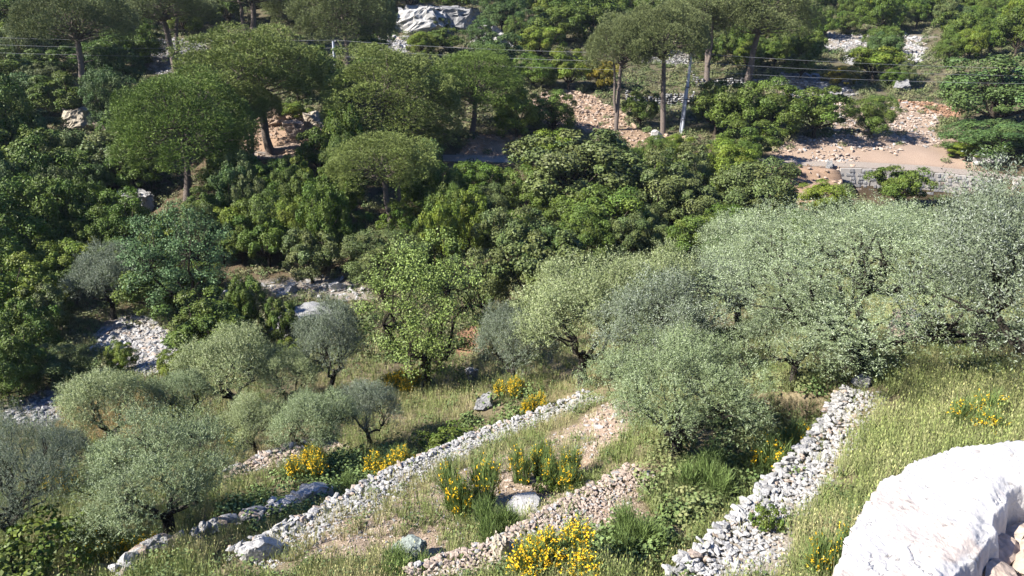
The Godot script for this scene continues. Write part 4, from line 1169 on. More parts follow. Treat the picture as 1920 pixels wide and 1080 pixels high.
	var list := [
		["stone_pine", 0, 2, -45.73, -84.06, 12.33, 13.26, "tall pine with bare pale trunk standing above the white rock ledge"],
		["stone_pine", 1, 2, -43.21, -102.55, 14.68, 11.51, "grey-green pine rising behind the wires beside the dark stone slope"],
		["stone_pine", 2, 0, -22.23, -70.97, 13.69, 11.65, "wide umbrella pine with domed crown above the pink rock ledge"],
		["stone_pine", 4, 1, -26.17, -60.57, 10.86, 10.97, "dark bushy pine with forked twin trunks and drooping lower crown"],
		["stone_pine", 1, 0, -22.56, -66.85, 5.47, 7.41, "slim pine with thin leaning trunk between the two big umbrella pines"],
		["stone_pine", 5, 0, -10.64, -71.21, 14.45, 10.29, "largest and fullest pine, its crown hiding the bank in mid slope"],
		["stone_pine", 4, 1, -4.05, -78.44, 10.18, 9.05, "broad dark pine whose crown joins the fullest pine from behind"],
		["stone_pine", 3, 0, -9.02, -55.76, 8.34, 7.7, "flat-topped pine with bare brown trunk standing lowest on the slope"],
		["stone_pine", 4, 2, -20.37, -99.84, 13.09, 12.1, "dark pine with forked pale trunk behind the power lines"],
		["stone_pine", 3, 2, -35.83, -111.37, 14.6, 11.59, "dull grey pine crown rising behind the wide umbrella pine"],
		["stone_pine", 1, 2, 10.94, -81.81, 8.09, 11.87, "slender pine with straight trunk beside the pink stone bank"],
		["stone_pine", 0, 2, 15.77, -81.19, 9.55, 14.03, "tall pine with leaning trunk next to the grey power pole"],
		["stone_pine", 2, 2, 30.37, -102.56, 14.87, 13.62, "broad brown-green pine with dark forked trunk beyond the power pole"],
		["stone_pine", 3, 2, 25.06, -102.28, 11.71, 12.54, "pine crown just behind the power pole with trunk in deep shade"],
		["stone_pine", 5, 2, -31.45, -124.27, 14.21, 10.53, "distant pine crown at the upper edge between two nearer pines"],
		["stone_pine", 1, 2, -59.92, -128.36, 14.72, 11.62, "dark pine crown at the upper edge behind the bare-trunked tall pine"],
		["oak_tree", 0, 0, -76.25, -123.32, 12.16, 7.35, "round oak in the far upper corner beside the tall pine"],
		["oak_tree", 1, 3, -71.38, -116.5, 8.86, 4.09, "yellowish oak below the corner oak, crossed by the power lines"],
		["oak_tree", 5, 0, -58.09, -92.21, 9.17, 5.36, "dark oak at the picture edge under the power lines"],
		["oak_tree", 3, 1, -56.5, -99.25, 7.85, 4.32, "deep green oak left of the tall pine's bare trunk"],
		["oak_tree", 0, 4, -51.13, -84.13, 7.54, 4.54, "bluish green oak below the power lines at the wood's edge"],
		["oak_tree", 5, 0, -46.73, -81.65, 7.58, 5.06, "dense oak standing against the tall pine's trunk foot"],
		["oak_tree", 6, 4, -39.95, -78.18, 5.53, 6.42, "tall narrow teal oak beside the white rock ledge"],
		["oak_tree", 3, 3, -52.4, -82.42, 5.84, 2.97, "small bright oak just above the greyish dome oak"],
		["oak_tree", 5, 2, -45.43, -72.72, 7.94, 4.82, "greyish dome-shaped oak below the white rock ledge"],
		["oak_tree", 0, 1, -51.08, -104, 8.85, 4.75, "oak right behind the tall pine's trunk"],
		["oak_tree", 4, 1, -49.8, -107.07, 8.11, 6.06, "oak between the two tall grey pines"],
		["oak_tree", 5, 0, -41.74, -64.38, 9.56, 6.93, "large dark oak filling the picture edge below the greyish dome oak"],
		["oak_tree", 2, 0, -37.1, -63.38, 7.17, 5.59, "bright-topped oak in front of the shaggy twin-trunk pine"],
		["oak_tree", 7, 2, -35.3, -66.29, 8.47, 5.37, "pale dusty oak at the foot of the white rock ledge"],
		["oak_tree", 5, 1, -31.82, -64.47, 5.04, 4.19, "oak under the twin-trunk pine's drooping crown"],
		["oak_tree", 0, 0, -22.32, -60.48, 4.78, 4.84, "oak with light tips between the twin-trunk pine and slim pine"],
		["oak_tree", 1, 3, -22.45, -80.72, 3.61, 2.05, "small bright bush on top of the pink rock ledge"],
		["oak_tree", 5, 3, -17.03, -60.03, 3.52, 4.05, "fresh green oak below the pink rock ledge"],
		["oak_tree", 3, 0, -15.89, -65.15, 4.8, 4.51, "oak pressed against the fullest pine's lower crown"],
		["oak_tree", 4, 1, -18.86, -58.63, 4.83, 4.19, "oak under the wide umbrella pine's trunk"],
		["oak_tree", 5, 1, -13.47, -57.4, 4.18, 4.54, "dark oak left of the flat-topped pine's trunk"],
		["oak_tree", 1, 1, -36.98, -54.22, 6.76, 7.44, "big deep green oak at the picture edge halfway down"],
		["oak_tree", 2, 1, -35.05, -56.52, 6.57, 6.85, "dark oak behind the narrow bright oak on the wood's lower side"],
		["oak_tree", 5, 3, -32.45, -54.96, 3.95, 3.89, "narrow bright oak standing before the dark lower wood"],
		["oak_tree", 4, 1, -29.58, -56.34, 5.03, 4.97, "dark oak under the small shaded wall below the pines"],
		["oak_tree", 0, 3, -19.92, -53.93, 3.56, 3.83, "vivid green oak below the pines' slope"],
		["oak_tree", 5, 0, -22.72, -55.95, 3.81, 3.88, "oak just below the twin pine trunks"],
		["oak_tree", 6, 3, -15.29, -52.95, 3.86, 4.43, "leafy light oak farther below the pink ledge"],
		["oak_tree", 3, 2, -13.41, -48.64, 4.39, 3.88, "pale green oak beside the path of scattered boulders"],
		["oak_tree", 5, 1, -17.13, -51.59, 4.34, 4.06, "oak between two vivid green oaks below the pines"],
		["oak_tree", 0, 1, -6.53, -59.06, 5.15, 4.98, "rounded oak beside the flat-topped pine's crown"],
		["oak_tree", 1, 1, -3.12, -60.9, 4.79, 4.04, "dark oak under the pink bank of loose earth"],
		["oak_tree", 5, 3, -30.73, -43.89, 5.86, 5.43, "yellow-tipped oak at the picture edge above the scree"],
		["oak_tree", 3, 1, -26.66, -38.94, 3.87, 4.15, "dark leafy oak beside the yellow-tipped edge oak"],
		["oak_tree", 7, 0, -22.65, -45.34, 4.52, 3.5, "dark green oak directly behind the white scree"],
		["oak_tree", 5, 0, -15.57, -36.17, 4.93, 4.08, "broad bright oak at the white scree's upper corner"],
		["oak_tree", 1, 0, -14.83, -39.87, 2.32, 3.98, "slender oak next to the grey rock slab"],
		["oak_tree", 6, 2, -22.93, -34.94, 3.47, 2.37, "greyish oak at the white scree's lower side"],
		["oak_tree", 5, 0, -24.57, -34.39, 3.86, 3.82, "dark oak above the small lower scree"],
		["oak_tree", 4, 3, -20.5, -36.66, 1.67, 1.78, "small yellow-green bush at the front of the white scree"],
		["oak_tree", 0, 3, -16.74, -34.45, 1.67, 1.75, "small lime bush at the scree's lower tip"],
		["oak_tree", 5, 3, -11.09, -35.08, 1.49, 1.76, "small lime bush beneath the grey rock slab"],
		["oak_tree", 2, 0, -24.18, -32.97, 3.06, 3.37, "dark bush at the picture edge behind the edge olive"],
		["oak_tree", 3, 0, -12.58, -38.61, 2.02, 2.82, "leafy bush beside the grey slab's shaded end"],
		["oak_tree", 5, 1, -34.63, -49.22, 5.3, 6.6, "oak at the picture edge above the yellow-tipped oak"],
		["oak_tree", 0, 1, -33.5, -59.23, 5.35, 4.33, "oak deep inside the lower wood"],
		["oak_tree", 3, 1, -24.64, -53.88, 4.23, 3.41, "small oak between the pine foot and the airy tree"],
		["oak_tree", 5, 0, -11.32, -51.91, 3.39, 3.72, "light oak beside the flat-topped pine's trunk foot"],
		["oak_tree", 6, 2, -8.78, -48.17, 5.14, 3.77, "dusty grey-green bush in front of the flat-topped pine's foot"],
		["oak_tree", 1, 2, -6.68, -47.79, 4.29, 3.28, "muted bush between flat-topped pine and the airy bright tree"],
		["oak_tree", 5, 1, -7.51, -54.88, 4.4, 3.23, "dark bush right of the flat-topped pine trunk"],
		["oak_tree", 3, 2, 5.07, -61.96, 11.48, 6.84, "very broad olive-green oak in the middle of the slope"],
		["oak_tree", 4, 3, 3.37, -68.68, 5.89, 4.52, "fresh green oak at the broad oak's upper side"],
		["oak_tree", 5, 2, 11.67, -59.26, 7.87, 5.98, "rounded dull oak beyond the broad oak, below the power pole"],
		["oak_tree", 1, 0, 6.56, -53.21, 7.06, 5.05, "glossy bright green oak in the middle, above the pale olives"],
		["oak_tree", 7, 2, 0, -49.56, 4.98, 4.49, "upright dull oak beside the glossy bright green oak"],
		["oak_tree", 5, 0, 22.19, -72.48, 6.46, 4.08, "leafy oak just below the row of dark oaks by the pole"],
		["oak_tree", 4, 3, 18.25, -65.35, 6.36, 5.05, "light oak beneath the dark oak row, near the road"],
		["oak_tree", 0, 2, 18.53, -57.22, 6.66, 6.31, "pale leafy oak above the pale olive crowns"],
		["oak_tree", 5, 2, 13.96, -57.05, 6.04, 4.77, "dull oak between rounded oak and pale leafy oak"],
		["oak_tree", 2, 0, 12.29, -48.08, 4.77, 3.97, "brownish bush behind the tops of the pale olives"],
		["oak_tree", 3, 2, 1.82, -40.55, 6.18, 5.16, "broad leafy grey-green tree behind the airy bright tree"],
		["oak_tree", 5, 2, -1.71, -41.55, 4.11, 4.23, "dull grey bush right behind the airy bright tree's crown"],
		["oak_tree", 0, 3, 15.56, -73.43, 3.49, 2.73, "small light bush at the foot of the power pole"],
		["oak_tree", 1, 2, 7.98, -49.71, 3.63, 3.91, "mid-green bush beside the glossy bright oak's shaded side"],
		["oak_tree", 5, 0, 21.21, -81.25, 5.95, 5.51, "dark oak directly right of the grey power pole"],
		["oak_tree", 3, 0, 22.76, -79.69, 6.39, 5.74, "middle oak of the dark row beside the power pole"],
		["oak_tree", 4, 0, 25.96, -78.85, 7.04, 6.25, "last oak of the dark row, before the gap at the road"],
		["oak_tree", 5, 0, 30.73, -78.97, 7.7, 5.18, "round dark oak standing alone above the gravel verge"],
		["oak_tree", 6, 0, 37.44, -81.02, 5.36, 4.24, "small round oak alone before the pale rubble slope"],
		["oak_tree", 2, 5, 41.9, -101.94, 4.55, 2.65, "golden-green little tree beside the low stone wall"],
		["oak_tree", 5, 0, 13.7, -83.43, 4.29, 3.89, "dark bush between the two slim pines"],
		["oak_tree", 4, 0, 4.32, -80.76, 5.23, 4.74, "round oak bush on the pink stone bank"],
		["oak_tree", 0, 3, 0.43, -78.74, 5.22, 4.95, "sunlit oak bush at the pink bank's lower edge"],
		["oak_tree", 5, 4, 53.51, -86.48, 14.05, 8.35, "large teal tree at the picture edge over the dirt track"],
		["oak_tree", 2, 4, 47.85, -76.78, 9.76, 3.78, "dark bush at the dirt track's foot"],
		["oak_tree", 7, 0, 32.89, -64.3, 5.08, 3.68, "green bush growing before the block retaining wall"],
		["oak_tree", 5, 2, 24.9, -68.43, 2.38, 1.79, "tiny round bush on the orange cutting"],
		["oak_tree", 0, 3, 25.68, -62.13, 4.22, 2.92, "yellow-green bush below the orange cutting"],
		["oak_tree", 1, 3, 45.19, -76.58, 4.11, 1.8, "bright low bush beside the white boulders by the track"],
		["oak_tree", 5, 3, 6.94, -97.95, 6.31, 5.05, "yellow-leaved tree with visible stem above the pink bank"],
		["oak_tree", 3, 5, 10.99, -97.59, 5.11, 3.86, "pale yellow tree beside the slender pine"],
		["oak_tree", 4, 1, 2.65, -98.28, 6.77, 4.31, "dark bushy oak behind the fullest pine's shoulder"],
		["oak_tree", 5, 4, -1.76, -105.39, 7.41, 5.35, "bluish oak beside the grey cliff's lower end"],
		["oak_tree", 1, 3, 4.03, -116.46, 7.47, 4.84, "vivid yellow-green oak right of the grey cliff"],
		["oak_tree", 2, 3, -12.71, -112.66, 4.32, 3.26, "little bright oak beneath the grey cliff's face"],
		["oak_tree", 5, 0, -9.5, -115.49, 6.36, 3.48, "round oak growing in front of the grey cliff"],
		["oak_tree", 4, 4, -4.87, -122.77, 4.68, 3.83, "dark oak at the cliff's stepped end"],
		["oak_tree", 0, 2, -11.63, -128.15, 3.53, 2.86, "grey bush growing from the middle of the cliff"],
		["oak_tree", 5, 0, -10.05, -146.83, 7.18, 4.11, "oak standing on top of the grey cliff"],
		["oak_tree", 6, 4, -1.57, -132.98, 9.73, 7.09, "tall bluish oak above the cliff's stepped end"],
		["oak_tree", 3, 0, -17.81, -143.88, 9.94, 4.36, "oak at the upper edge beside the cliff top"],
		["oak_tree", 5, 4, 3.64, -128.39, 7.05, 4.78, "small teal oak above the vivid yellow-green oak"],
		["oak_tree", 0, 0, 7.73, -127.14, 9.32, 6.46, "oak above the yellow-leaved tree on the far slope"],
		["oak_tree", 1, 0, 13.05, -130.04, 10.36, 7.69, "dark oak behind the slender pine's crown"],
		["oak_tree", 5, 1, -18.69, -108.13, 5.53, 3.41, "dark oak at the end of the upper rubble wall"],
		["oak_tree", 3, 0, 37.47, -103.35, 4.87, 3.24, "small oak above the low stone wall on the far slope"],
		["oak_tree", 7, 3, 48.48, -106.92, 8.07, 4.52, "lime-topped oak above the white stony streak's foot"],
		["olive_tree", 0, 3, 10.49, -21.25, 10.82, 5.55, "largest silvery olive with dark forked trunk at the wall's end"],
		["olive_tree", 1, 1, 11.77, -15.15, 7.02, 6.47, "big dull olive at the picture edge with crown over the road wall"],
		["olive_tree", 2, 2, 4.2, -17.31, 4.71, 3.46, "leafy olive in front, its low crown above the rubble"],
		["olive_tree", 1, 2, -9.1, -16.95, 4.72, 3.73, "near olive whose trunk stands on the boulder row"],
		["olive_tree", 0, 1, -12.83, -16.5, 4.19, 4.16, "dark olive cut by the picture edge near the bottom"],
		["olive_tree", 3, 0, 2.83, -27.58, 5.61, 5.53, "pale bright olive in the middle, right of the airy green tree"],
		["olive_tree", 4, 0, 5.25, -27.99, 4.72, 5.25, "tall pale olive behind the bright middle olive"],
		["olive_tree", 5, 1, 4.86, -23.67, 5.19, 4.54, "dull grey olive between the bright middle olive and largest olive"],
		["olive_tree", 3, 1, 0.05, -29.9, 3.47, 4.14, "dense grey olive bush beside the airy green tree's trunk"],
		["olive_tree", 4, 1, -8.22, -31.58, 3.77, 4.96, "greyish olive left of the airy green tree"],
		["olive_tree", 5, 0, -15.21, -25.53, 4.2, 3.5, "olive with dark twisted trunk and bent limb above dry grass"],
		["olive_tree", 3, 0, -11.9, -29.18, 4.31, 4.22, "broad olive behind the olive with the twisted trunk"],
		["olive_tree", 4, 2, -13.24, -27.24, 2.89, 2.81, "olive directly behind the near olive's crown top"],
		["olive_tree", 5, 0, -9.68, -25.2, 2.99, 2.57, "small open olive with dark leaning stem above the pink stones"],
		["olive_tree", 3, 2, -6.72, -22.86, 2.99, 2.88, "thin olive with bare low branches beside the bright broom"],
		["olive_tree", 5, 1, -5.29, -25.02, 2.85, 2.93, "compact round olive on a single dark trunk"],
		["olive_tree", 4, 1, -14.78, -21.84, 2, 2.17, "low olive between the edge olive and the near olive"],
		["olive_tree", 5, 1, -25.68, -46.09, 5.35, 5.45, "grey olive above the white scree in the lower wood"],
		["olive_tree", 3, 0, -9.61, -29.58, 2.84, 3.29, "soft grey olive below the lime bush and rock slab"],
		["olive_tree", 4, 3, 10.23, -32.07, 5.12, 5.43, "pale olive behind the largest olive's crown"],
		["olive_tree", 5, 3, 8.37, -20.62, 3.94, 3.44, "leafy olive low in front of the largest olive"],
		["olive_tree", 3, 1, 8.1, -29.78, 4.19, 4, "dull olive behind the grey middle olive"],
		["olive_tree", 3, 3, 20.41, -36.02, 7.97, 5.07, "silvery olive behind the largest olive, below the road wall"],
		["leafy_tree", 0, 0, -4, -32.35, 6.09, 7.72, "airy bright green tree with dark spreading branches in the middle"],
		["leafy_tree", 1, 1, -20.63, -44.84, 6.75, 7.41, "airy grey-green tree with several thin stems in the wood"],
		["broom_bush", 0, 0, -5.06, -32.17, 2.16, 1.43, "yellow broom in full flower under the airy green tree"],
		["broom_bush", 0, 0, -0.05, -29, 1.71, 1.17, "orange-yellow broom below the grey olive bush"],
		["broom_bush", 0, 0, 0.93, -26.96, 1.33, 1.09, "yellow broom at the far end of the long rubble wall"],
		["broom_bush", 0, 0, -6.54, -21.29, 1.75, 1.31, "brightest broom clump, between thin olive and boulder row"],
		["broom_bush", 0, 0, -3.93, -21.53, 1.91, 1.52, "flowering broom beside the long rubble wall, below compact olive"],
		["broom_bush", 1, 0, -0.93, -16.01, 1.72, 1.93, "tall broom with scattered flowers on the stony terrace"],
		["broom_bush", 1, 0, 0.47, -17.92, 1.42, 1.59, "broom with pale yellow top near the rubble wall's far end"],
		["broom_bush", 1, 0, 1.52, -17.27, 1.38, 1.29, "green broom with few flowers beside the low rubble patch"],
		["broom_bush", 2, 0, -0.14, -14.27, 1.45, 1.23, "flowerless green broom on the stony terrace"],
		["broom_bush", 0, 0, 0.87, -11.88, 2.09, 1.09, "dense yellow broom at the picture's bottom edge"],
		["broom_bush", 1, 0, -10.13, -16.05, 1.76, 1.2, "wide broom with yellow tips beside the near olive"],
		["broom_bush", 0, 0, -9.13, -15.8, 0.93, 0.84, "little broom at the near olive's trunk foot"],
		["broom_bush", 0, 0, -14.53, -21.25, 1.23, 1.15, "broom between the dark edge olive and the near olive"],
		["broom_bush", 1, 0, 6.86, -16.97, 2.22, 1.64, "shaded broom with orange flowers left of the white wall"],
		["broom_bush", 1, 0, 5.27, -10.17, 1.15, 1.25, "broom in front of the white wall top at the bottom"],
		["broom_bush", 1, 0, 4.74, -26.2, 1.03, 0.89, "small broom under the dull grey olive"],
		["broom_bush", 1, 0, -10.46, -25.74, 1, 1, "small broom beside the small open olive's stem"],
		["broom_bush", 1, 0, 10.87, -15.49, 1.6, 1.02, "thin broom with few flowers in the grass by the edge olive"],
		["broom_bush", 2, 0, 2.76, -13.34, 1.57, 1.14, "green flowerless broom in the grass at the bottom"],
		["broom_bush", 2, 0, -5.06, -19.97, 1.04, 0.67, "small green broom on the boulder row's upper side"],
		["broom_bush", 2, 0, -2.23, -13.06, 1.56, 1.01, "low green broom in front of the grey-green boulder"],
		["broom_bush", 2, 0, 4.77, -15.76, 1.79, 1.19, "green broom in the shade of the leafy front olive"],
		["vine_bush", 0, 0, -11.11, -14.27, 2.9, 1.51, "bright leafy vine bush in the bottom corner"],
		["vine_bush", 1, 0, 4.96, -12.43, 0.68, 0.61, "small leafy plant growing on the near white stone wall"],
		["vine_bush", 1, 0, 0.97, -17.05, 0.79, 0.57, "small leafy green plant beside the rubble mound"],
		["vine_bush", 0, 0, -2.53, -24.37, 2.4, 0.93, "dark leafy creeper behind the long rubble wall"],
		["oak_tree", 5, 1, -21.55, -89.85, 5.94, 5.56, "oak beside the half hidden power pole"],
		["oak_tree", 0, 1, -17.35, -83.51, 5.24, 4.93, "dark oak just below the fork-trunked pale pine"],
		["oak_tree", 4, 1, -16.67, -91.51, 4.56, 4.9, "small oak at the foot of the heap of white stones"],
		["oak_tree", 5, 1, -23.75, -87.68, 4.87, 4.56, "dark oak behind the wide umbrella pine's shaded side"],
		["oak_tree", 3, 1, -36.41, -72.26, 5, 4.2, "oak at the end of the white ledge, below the narrow teal oak"],
		["olive_tree", 4, 1, 14.64, -22.01, 5.18, 5.7, "dull olive between the largest olive and the edge olive"],
		["oak_tree", 7, 0, 72.21, -115.35, 6.73, 7.22, "large round green oak somewhat above and right of the large teal edge tree"],
		["oak_tree", 7, 2, 60.22, -153.32, 5.17, 5.71, "small tall dusty oak well above the golden-green little tree"],
		["oak_tree", 6, 3, 66.44, -152.56, 5.59, 5.02, "small squat lime oak somewhat above and left of the white stony streak"],
		["oak_tree", 2, 0, 83.46, -146.58, 7.13, 5.7, "middling squat green oak well above and right of the white stony streak"],
		["oak_tree", 2, 0, 83.79, -140.98, 5.38, 4.84, "small squat green oak well above the large teal edge tree"],
		["oak_tree", 2, 3, 77.67, -123.52, 6.37, 7.2, "middling tall lime oak somewhat above and right of the large teal edge tree"],
		["oak_tree", 4, 0, 57.42, -139.33, 4.77, 3.92, "small squat green oak somewhat above the golden-green little tree"],
		["oak_tree", 7, 2, 74.05, -138.67, 5.5, 5.74, "small round dusty oak somewhat above and right of the white stony streak"],
		["oak_tree", 0, 1, 62.58, -138.76, 7.23, 7.58, "large round dark oak somewhat above and left of the white stony streak"],
		["oak_tree", 2, 2, 86.78, -138.05, 6.49, 5.96, "middling squat dusty oak well above the large teal edge tree"],
		["oak_tree", 4, 0, 61.66, -148.26, 4.74, 5.45, "small tall green oak well above the golden-green little tree"],
		["oak_tree", 6, 1, 55.7, -152.68, 8.28, 6.71, "large squat dark oak well above and right of the broad forked pine"],
		["oak_tree", 2, 4, 76.08, -137.25, 5.27, 4.32, "small squat bluish oak somewhat above and right of the white stony streak"],
		["oak_tree", 2, 3, 89.54, -147.81, 6.8, 7.77, "middling tall lime oak well above the large teal edge tree"],
		["oak_tree", 1, 4, 75.27, -152.18, 8.29, 7.12, "large squat bluish oak just above the white stony streak"],
		["oak_tree", 7, 0, 40.59, -110.65, 5, 5.68, "middling tall green oak just above and left of the golden-green little tree"],
		["oak_tree", 5, 1, 73.93, -126.69, 4.69, 4.04, "small squat dark oak somewhat above the large teal edge tree"],
		["oak_tree", 3, 1, 69.83, -150.51, 6.09, 6.94, "middling tall dark oak somewhat above and left of the white stony streak"],
		["oak_tree", 2, 1, 46.9, -149.38, 6.42, 5.87, "middling squat dark oak just above and right of the broad forked pine"],
		["oak_tree", 4, 1, 49.36, -137.07, 5.69, 5.03, "middling squat dark oak somewhat right of the broad forked pine"],
		["oak_tree", 7, 1, 70, -117.92, 4.73, 4.64, "small round dark oak somewhat above the large teal edge tree"],
		["oak_tree", 7, 0, 68.51, -125.06, 6.41, 5.91, "large round green oak just right of the white stony streak"],
		["oak_tree", 4, 0, 63.1, -116.38, 4.09, 4.06, "small round green oak just right of the white stony streak"],
		["oak_tree", 0, 3, 80.69, -151.33, 7.53, 7.15, "middling round lime oak somewhat above and right of the white stony streak"],
		["oak_tree", 1, 0, 39.75, -118.71, 4.26, 4.4, "small round green oak just below and right of the broad forked pine"],
		["oak_tree", 3, 1, 45.63, -124.26, 5.25, 4.68, "middling squat dark oak somewhat above and left of the golden-green little tree"],
		["oak_tree", 5, 1, 82.51, -131.03, 5.43, 4.88, "small squat dark oak well above and right of the large teal edge tree"],
		["oak_tree", 2, 3, 63.29, -153.98, 4.76, 4.97, "small round lime oak well above the golden-green little tree"],
		["oak_tree", 5, 3, 41.7, -129.26, 4.17, 3.86, "small round lime oak just right of the broad forked pine"],
		["oak_tree", 0, 3, 66.26, -116.49, 4.88, 4.96, "middling round lime oak somewhat above and left of the large teal edge tree"],
		["oak_tree", 2, 1, 77.16, -134.42, 4.33, 4.7, "small tall dark oak well above the large teal edge tree"],
		["oak_tree", 6, 2, 54.39, -142.51, 4.32, 3.92, "small squat dusty oak somewhat above the golden-green little tree"],
		["oak_tree", 5, 1, 52.56, -136.05, 4.97, 4.48, "small squat dark oak somewhat above the golden-green little tree"],
		["oak_tree", 5, 1, 70.91, -142.68, 4.82, 5.43, "small tall dark oak just above the white stony streak"],
		["oak_tree", 0, 4, 49.76, -144.96, 4.26, 3.85, "small squat bluish oak somewhat right of the broad forked pine"],
		["oak_tree", 6, 3, 44.67, -140.86, 4.89, 5.05, "small round lime oak just above and right of the broad forked pine"],
		["oak_tree", 2, 2, 67.92, -142.78, 4.5, 4.03, "small squat dusty oak just above and left of the white stony streak"],
		["oak_tree", 2, 0, 57.18, -124.56, 5.31, 4.34, "middling squat green oak just left of the white stony streak"],
		["oak_tree", 5, 4, 78.82, -130.35, 4.65, 3.81, "small squat bluish oak well above the large teal edge tree"],
		["oak_tree", 5, 2, 91.68, -144.98, 5.3, 5.61, "small round dusty oak well above the large teal edge tree"],
		["oak_tree", 3, 0, 50.93, -151.35, 6.32, 7.27, "middling tall green oak somewhat above and right of the broad forked pine"],
		["oak_tree", 4, 4, 44.01, -117.39, 3.74, 3.01, "small squat bluish oak just above and left of the golden-green little tree"],
		["oak_tree", 0, 4, 73.6, -159.05, 5.21, 5.25, "small round bluish oak somewhat above and left of the white stony streak"],
		["oak_tree", 2, 1, 52.33, -143.71, 4.34, 4.78, "small tall dark oak somewhat right of the broad forked pine"],
		["oak_tree", 2, 1, 74.99, -124.05, 4.13, 3.83, "small round dark oak well right of the white stony streak"],
		["oak_tree", 7, 0, 38.22, -111.56, 3.61, 3.55, "small round green oak somewhat below and right of the broad forked pine"],
		["oak_tree", 0, 2, 43.85, -128.01, 4.27, 4.78, "small tall dusty oak just right of the broad forked pine"],
		["oak_tree", 2, 1, 67.45, -168.25, 8.99, 9.1, "large round dark oak far above the golden-green little tree"],
		["oak_tree", 5, 2, 52.57, -163.05, 9.47, 7.81, "large squat dusty oak somewhat above and right of the broad forked pine"],
		["oak_tree", 5, 1, 77.34, -172.25, 7.22, 8.19, "middling tall dark oak well above the white stony streak"],
		["oak_tree", 4, 4, 54.02, -170.6, 8.44, 7.99, "large round bluish oak well above and right of the broad forked pine"],
		["oak_tree", 7, 1, 82.38, -162.02, 5.94, 5.04, "small squat dark oak somewhat above the white stony streak"],
		["oak_tree", 4, 2, 102.94, -168.65, 7.33, 6.72, "middling squat dusty oak far above the large teal edge tree"],
		["oak_tree", 0, 4, 56.31, -178.8, 6.11, 6.58, "small round bluish oak well above the broad forked pine"],
		["oak_tree", 0, 3, 91.22, -160.84, 6.43, 5.64, "small squat lime oak well above and right of the white stony streak"],
		["oak_tree", 2, 0, 97.54, -160.65, 10.81, 9.63, "large squat green oak far above the large teal edge tree"],
		["oak_tree", 4, 4, 85.68, -175.34, 6.42, 5.7, "small squat bluish oak well above the white stony streak"],
		["oak_tree", 0, 0, 59.21, -165.55, 10.18, 11.67, "large tall green oak well above and right of the broad forked pine"],
		["oak_tree", 1, 0, 61.37, -177.72, 7.35, 6.62, "middling squat green oak well above and right of the broad forked pine"],
		["oak_tree", 3, 2, 74.71, -165.42, 8.46, 8.01, "large round dusty oak well above and left of the white stony streak"],
		["oak_tree", 5, 0, 69.13, -175.14, 8.25, 9.13, "middling tall green oak far above and left of the white stony streak"],
		["oak_tree", 4, 3, 75.29, -177.29, 6.6, 7.17, "small tall lime oak far above and left of the white stony streak"],
		["oak_tree", 6, 1, 91.48, -178.47, 7.55, 6.24, "middling squat dark oak far above the white stony streak"],
		["oak_tree", 5, 3, 100.15, -157.35, 7.61, 8.24, "middling tall lime oak far above the large teal edge tree"],
		["oak_tree", 6, 0, 93.9, -176.08, 6.15, 6.4, "small round green oak far above and right of the white stony streak"],
		["oak_tree", 3, 3, 65.57, -161.38, 8.21, 9.28, "large tall lime oak well above the golden-green little tree"],
		["oak_tree", 1, 0, 90.01, -166.87, 7.21, 8.09, "middling tall green oak well above and right of the white stony streak"],
		["oak_tree", 6, 1, 104.51, -177.14, 8.52, 8.86, "middling round dark oak far above and right of the white stony streak"],
		["oak_tree", 3, 0, 94.47, -165.75, 8.52, 9.42, "large tall green oak far above and right of the white stony streak"],
		["oak_tree", 1, 2, 81.69, -169.55, 7.09, 6.02, "middling squat dusty oak well above the white stony streak"],
		["oak_tree", 4, 4, 108.18, -174.97, 8.21, 6.82, "middling squat bluish oak far above the large teal edge tree"],
		["oak_tree", 1, 0, 96.25, -152, 5.83, 5.83, "small round green oak far above the large teal edge tree"],
		["oak_tree", 6, 0, 84.86, -167.73, 7.52, 6.02, "middling squat green oak well above the white stony streak"],
		["oak_tree", 2, 3, 97.15, -172.3, 9.22, 9.94, "large round lime oak far above and right of the white stony streak"],
		["oak_tree", 1, 0, 85.17, -158.37, 6.61, 6.81, "middling round green oak well above and right of the white stony streak"],
		["oak_tree", 0, 2, 104.53, -163.64, 8.43, 9.28, "middling tall dusty oak far above the large teal edge tree"],
		["oak_tree", 6, 3, 80.45, -179.14, 8.44, 8.33, "middling round lime oak far above the white stony streak"],
		["oak_tree", 4, 3, 80.57, -166.08, 5.73, 5.47, "small round lime oak well above the white stony streak"],
		["oak_tree", 7, 0, 63.67, -172.81, 5.8, 5.19, "small squat green oak far above and right of the broad forked pine"],
		["oak_tree", 4, 2, 59.04, -172.76, 7.41, 8.09, "middling tall dusty oak well above and right of the broad forked pine"],
		["oak_tree", 3, 0, 88.3, -154.12, 8.21, 7.33, "large squat green oak well above and right of the white stony streak"],
		["oak_tree", 3, 2, 88.63, -172.27, 6.07, 6.91, "small tall dusty oak well above the white stony streak"],
		["oak_tree", 7, 0, 78.13, -161.44, 7.78, 7.62, "middling round green oak somewhat above the white stony streak"],
		["oak_tree", 4, 3, 72.74, -170.03, 7.24, 6.57, "middling squat lime oak well above and left of the white stony streak"],
		["oak_tree", 3, 4, 87.45, -162.87, 5.9, 6.65, "small tall bluish oak well above and right of the white stony streak"],
		["oak_tree", 0, 2, 87.26, -180.18, 7.25, 7.82, "middling round dusty oak far above the white stony streak"],
		["oak_tree", 4, 2, 65.4, -177.05, 5.9, 6.3, "small round dusty oak far above and right of the broad forked pine"],
		["oak_tree", 3, 1, 31.06, -134.87, 6.51, 5.35, "large squat dark oak somewhat left of the broad forked pine"],
		["oak_tree", 6, 0, 18.75, -141.73, 6.85, 7.12, "large round green oak just above the slender pine"],
		["oak_tree", 5, 0, 28.9, -165.22, 9.04, 7.4, "large squat green oak well above and right of the slender pine"],
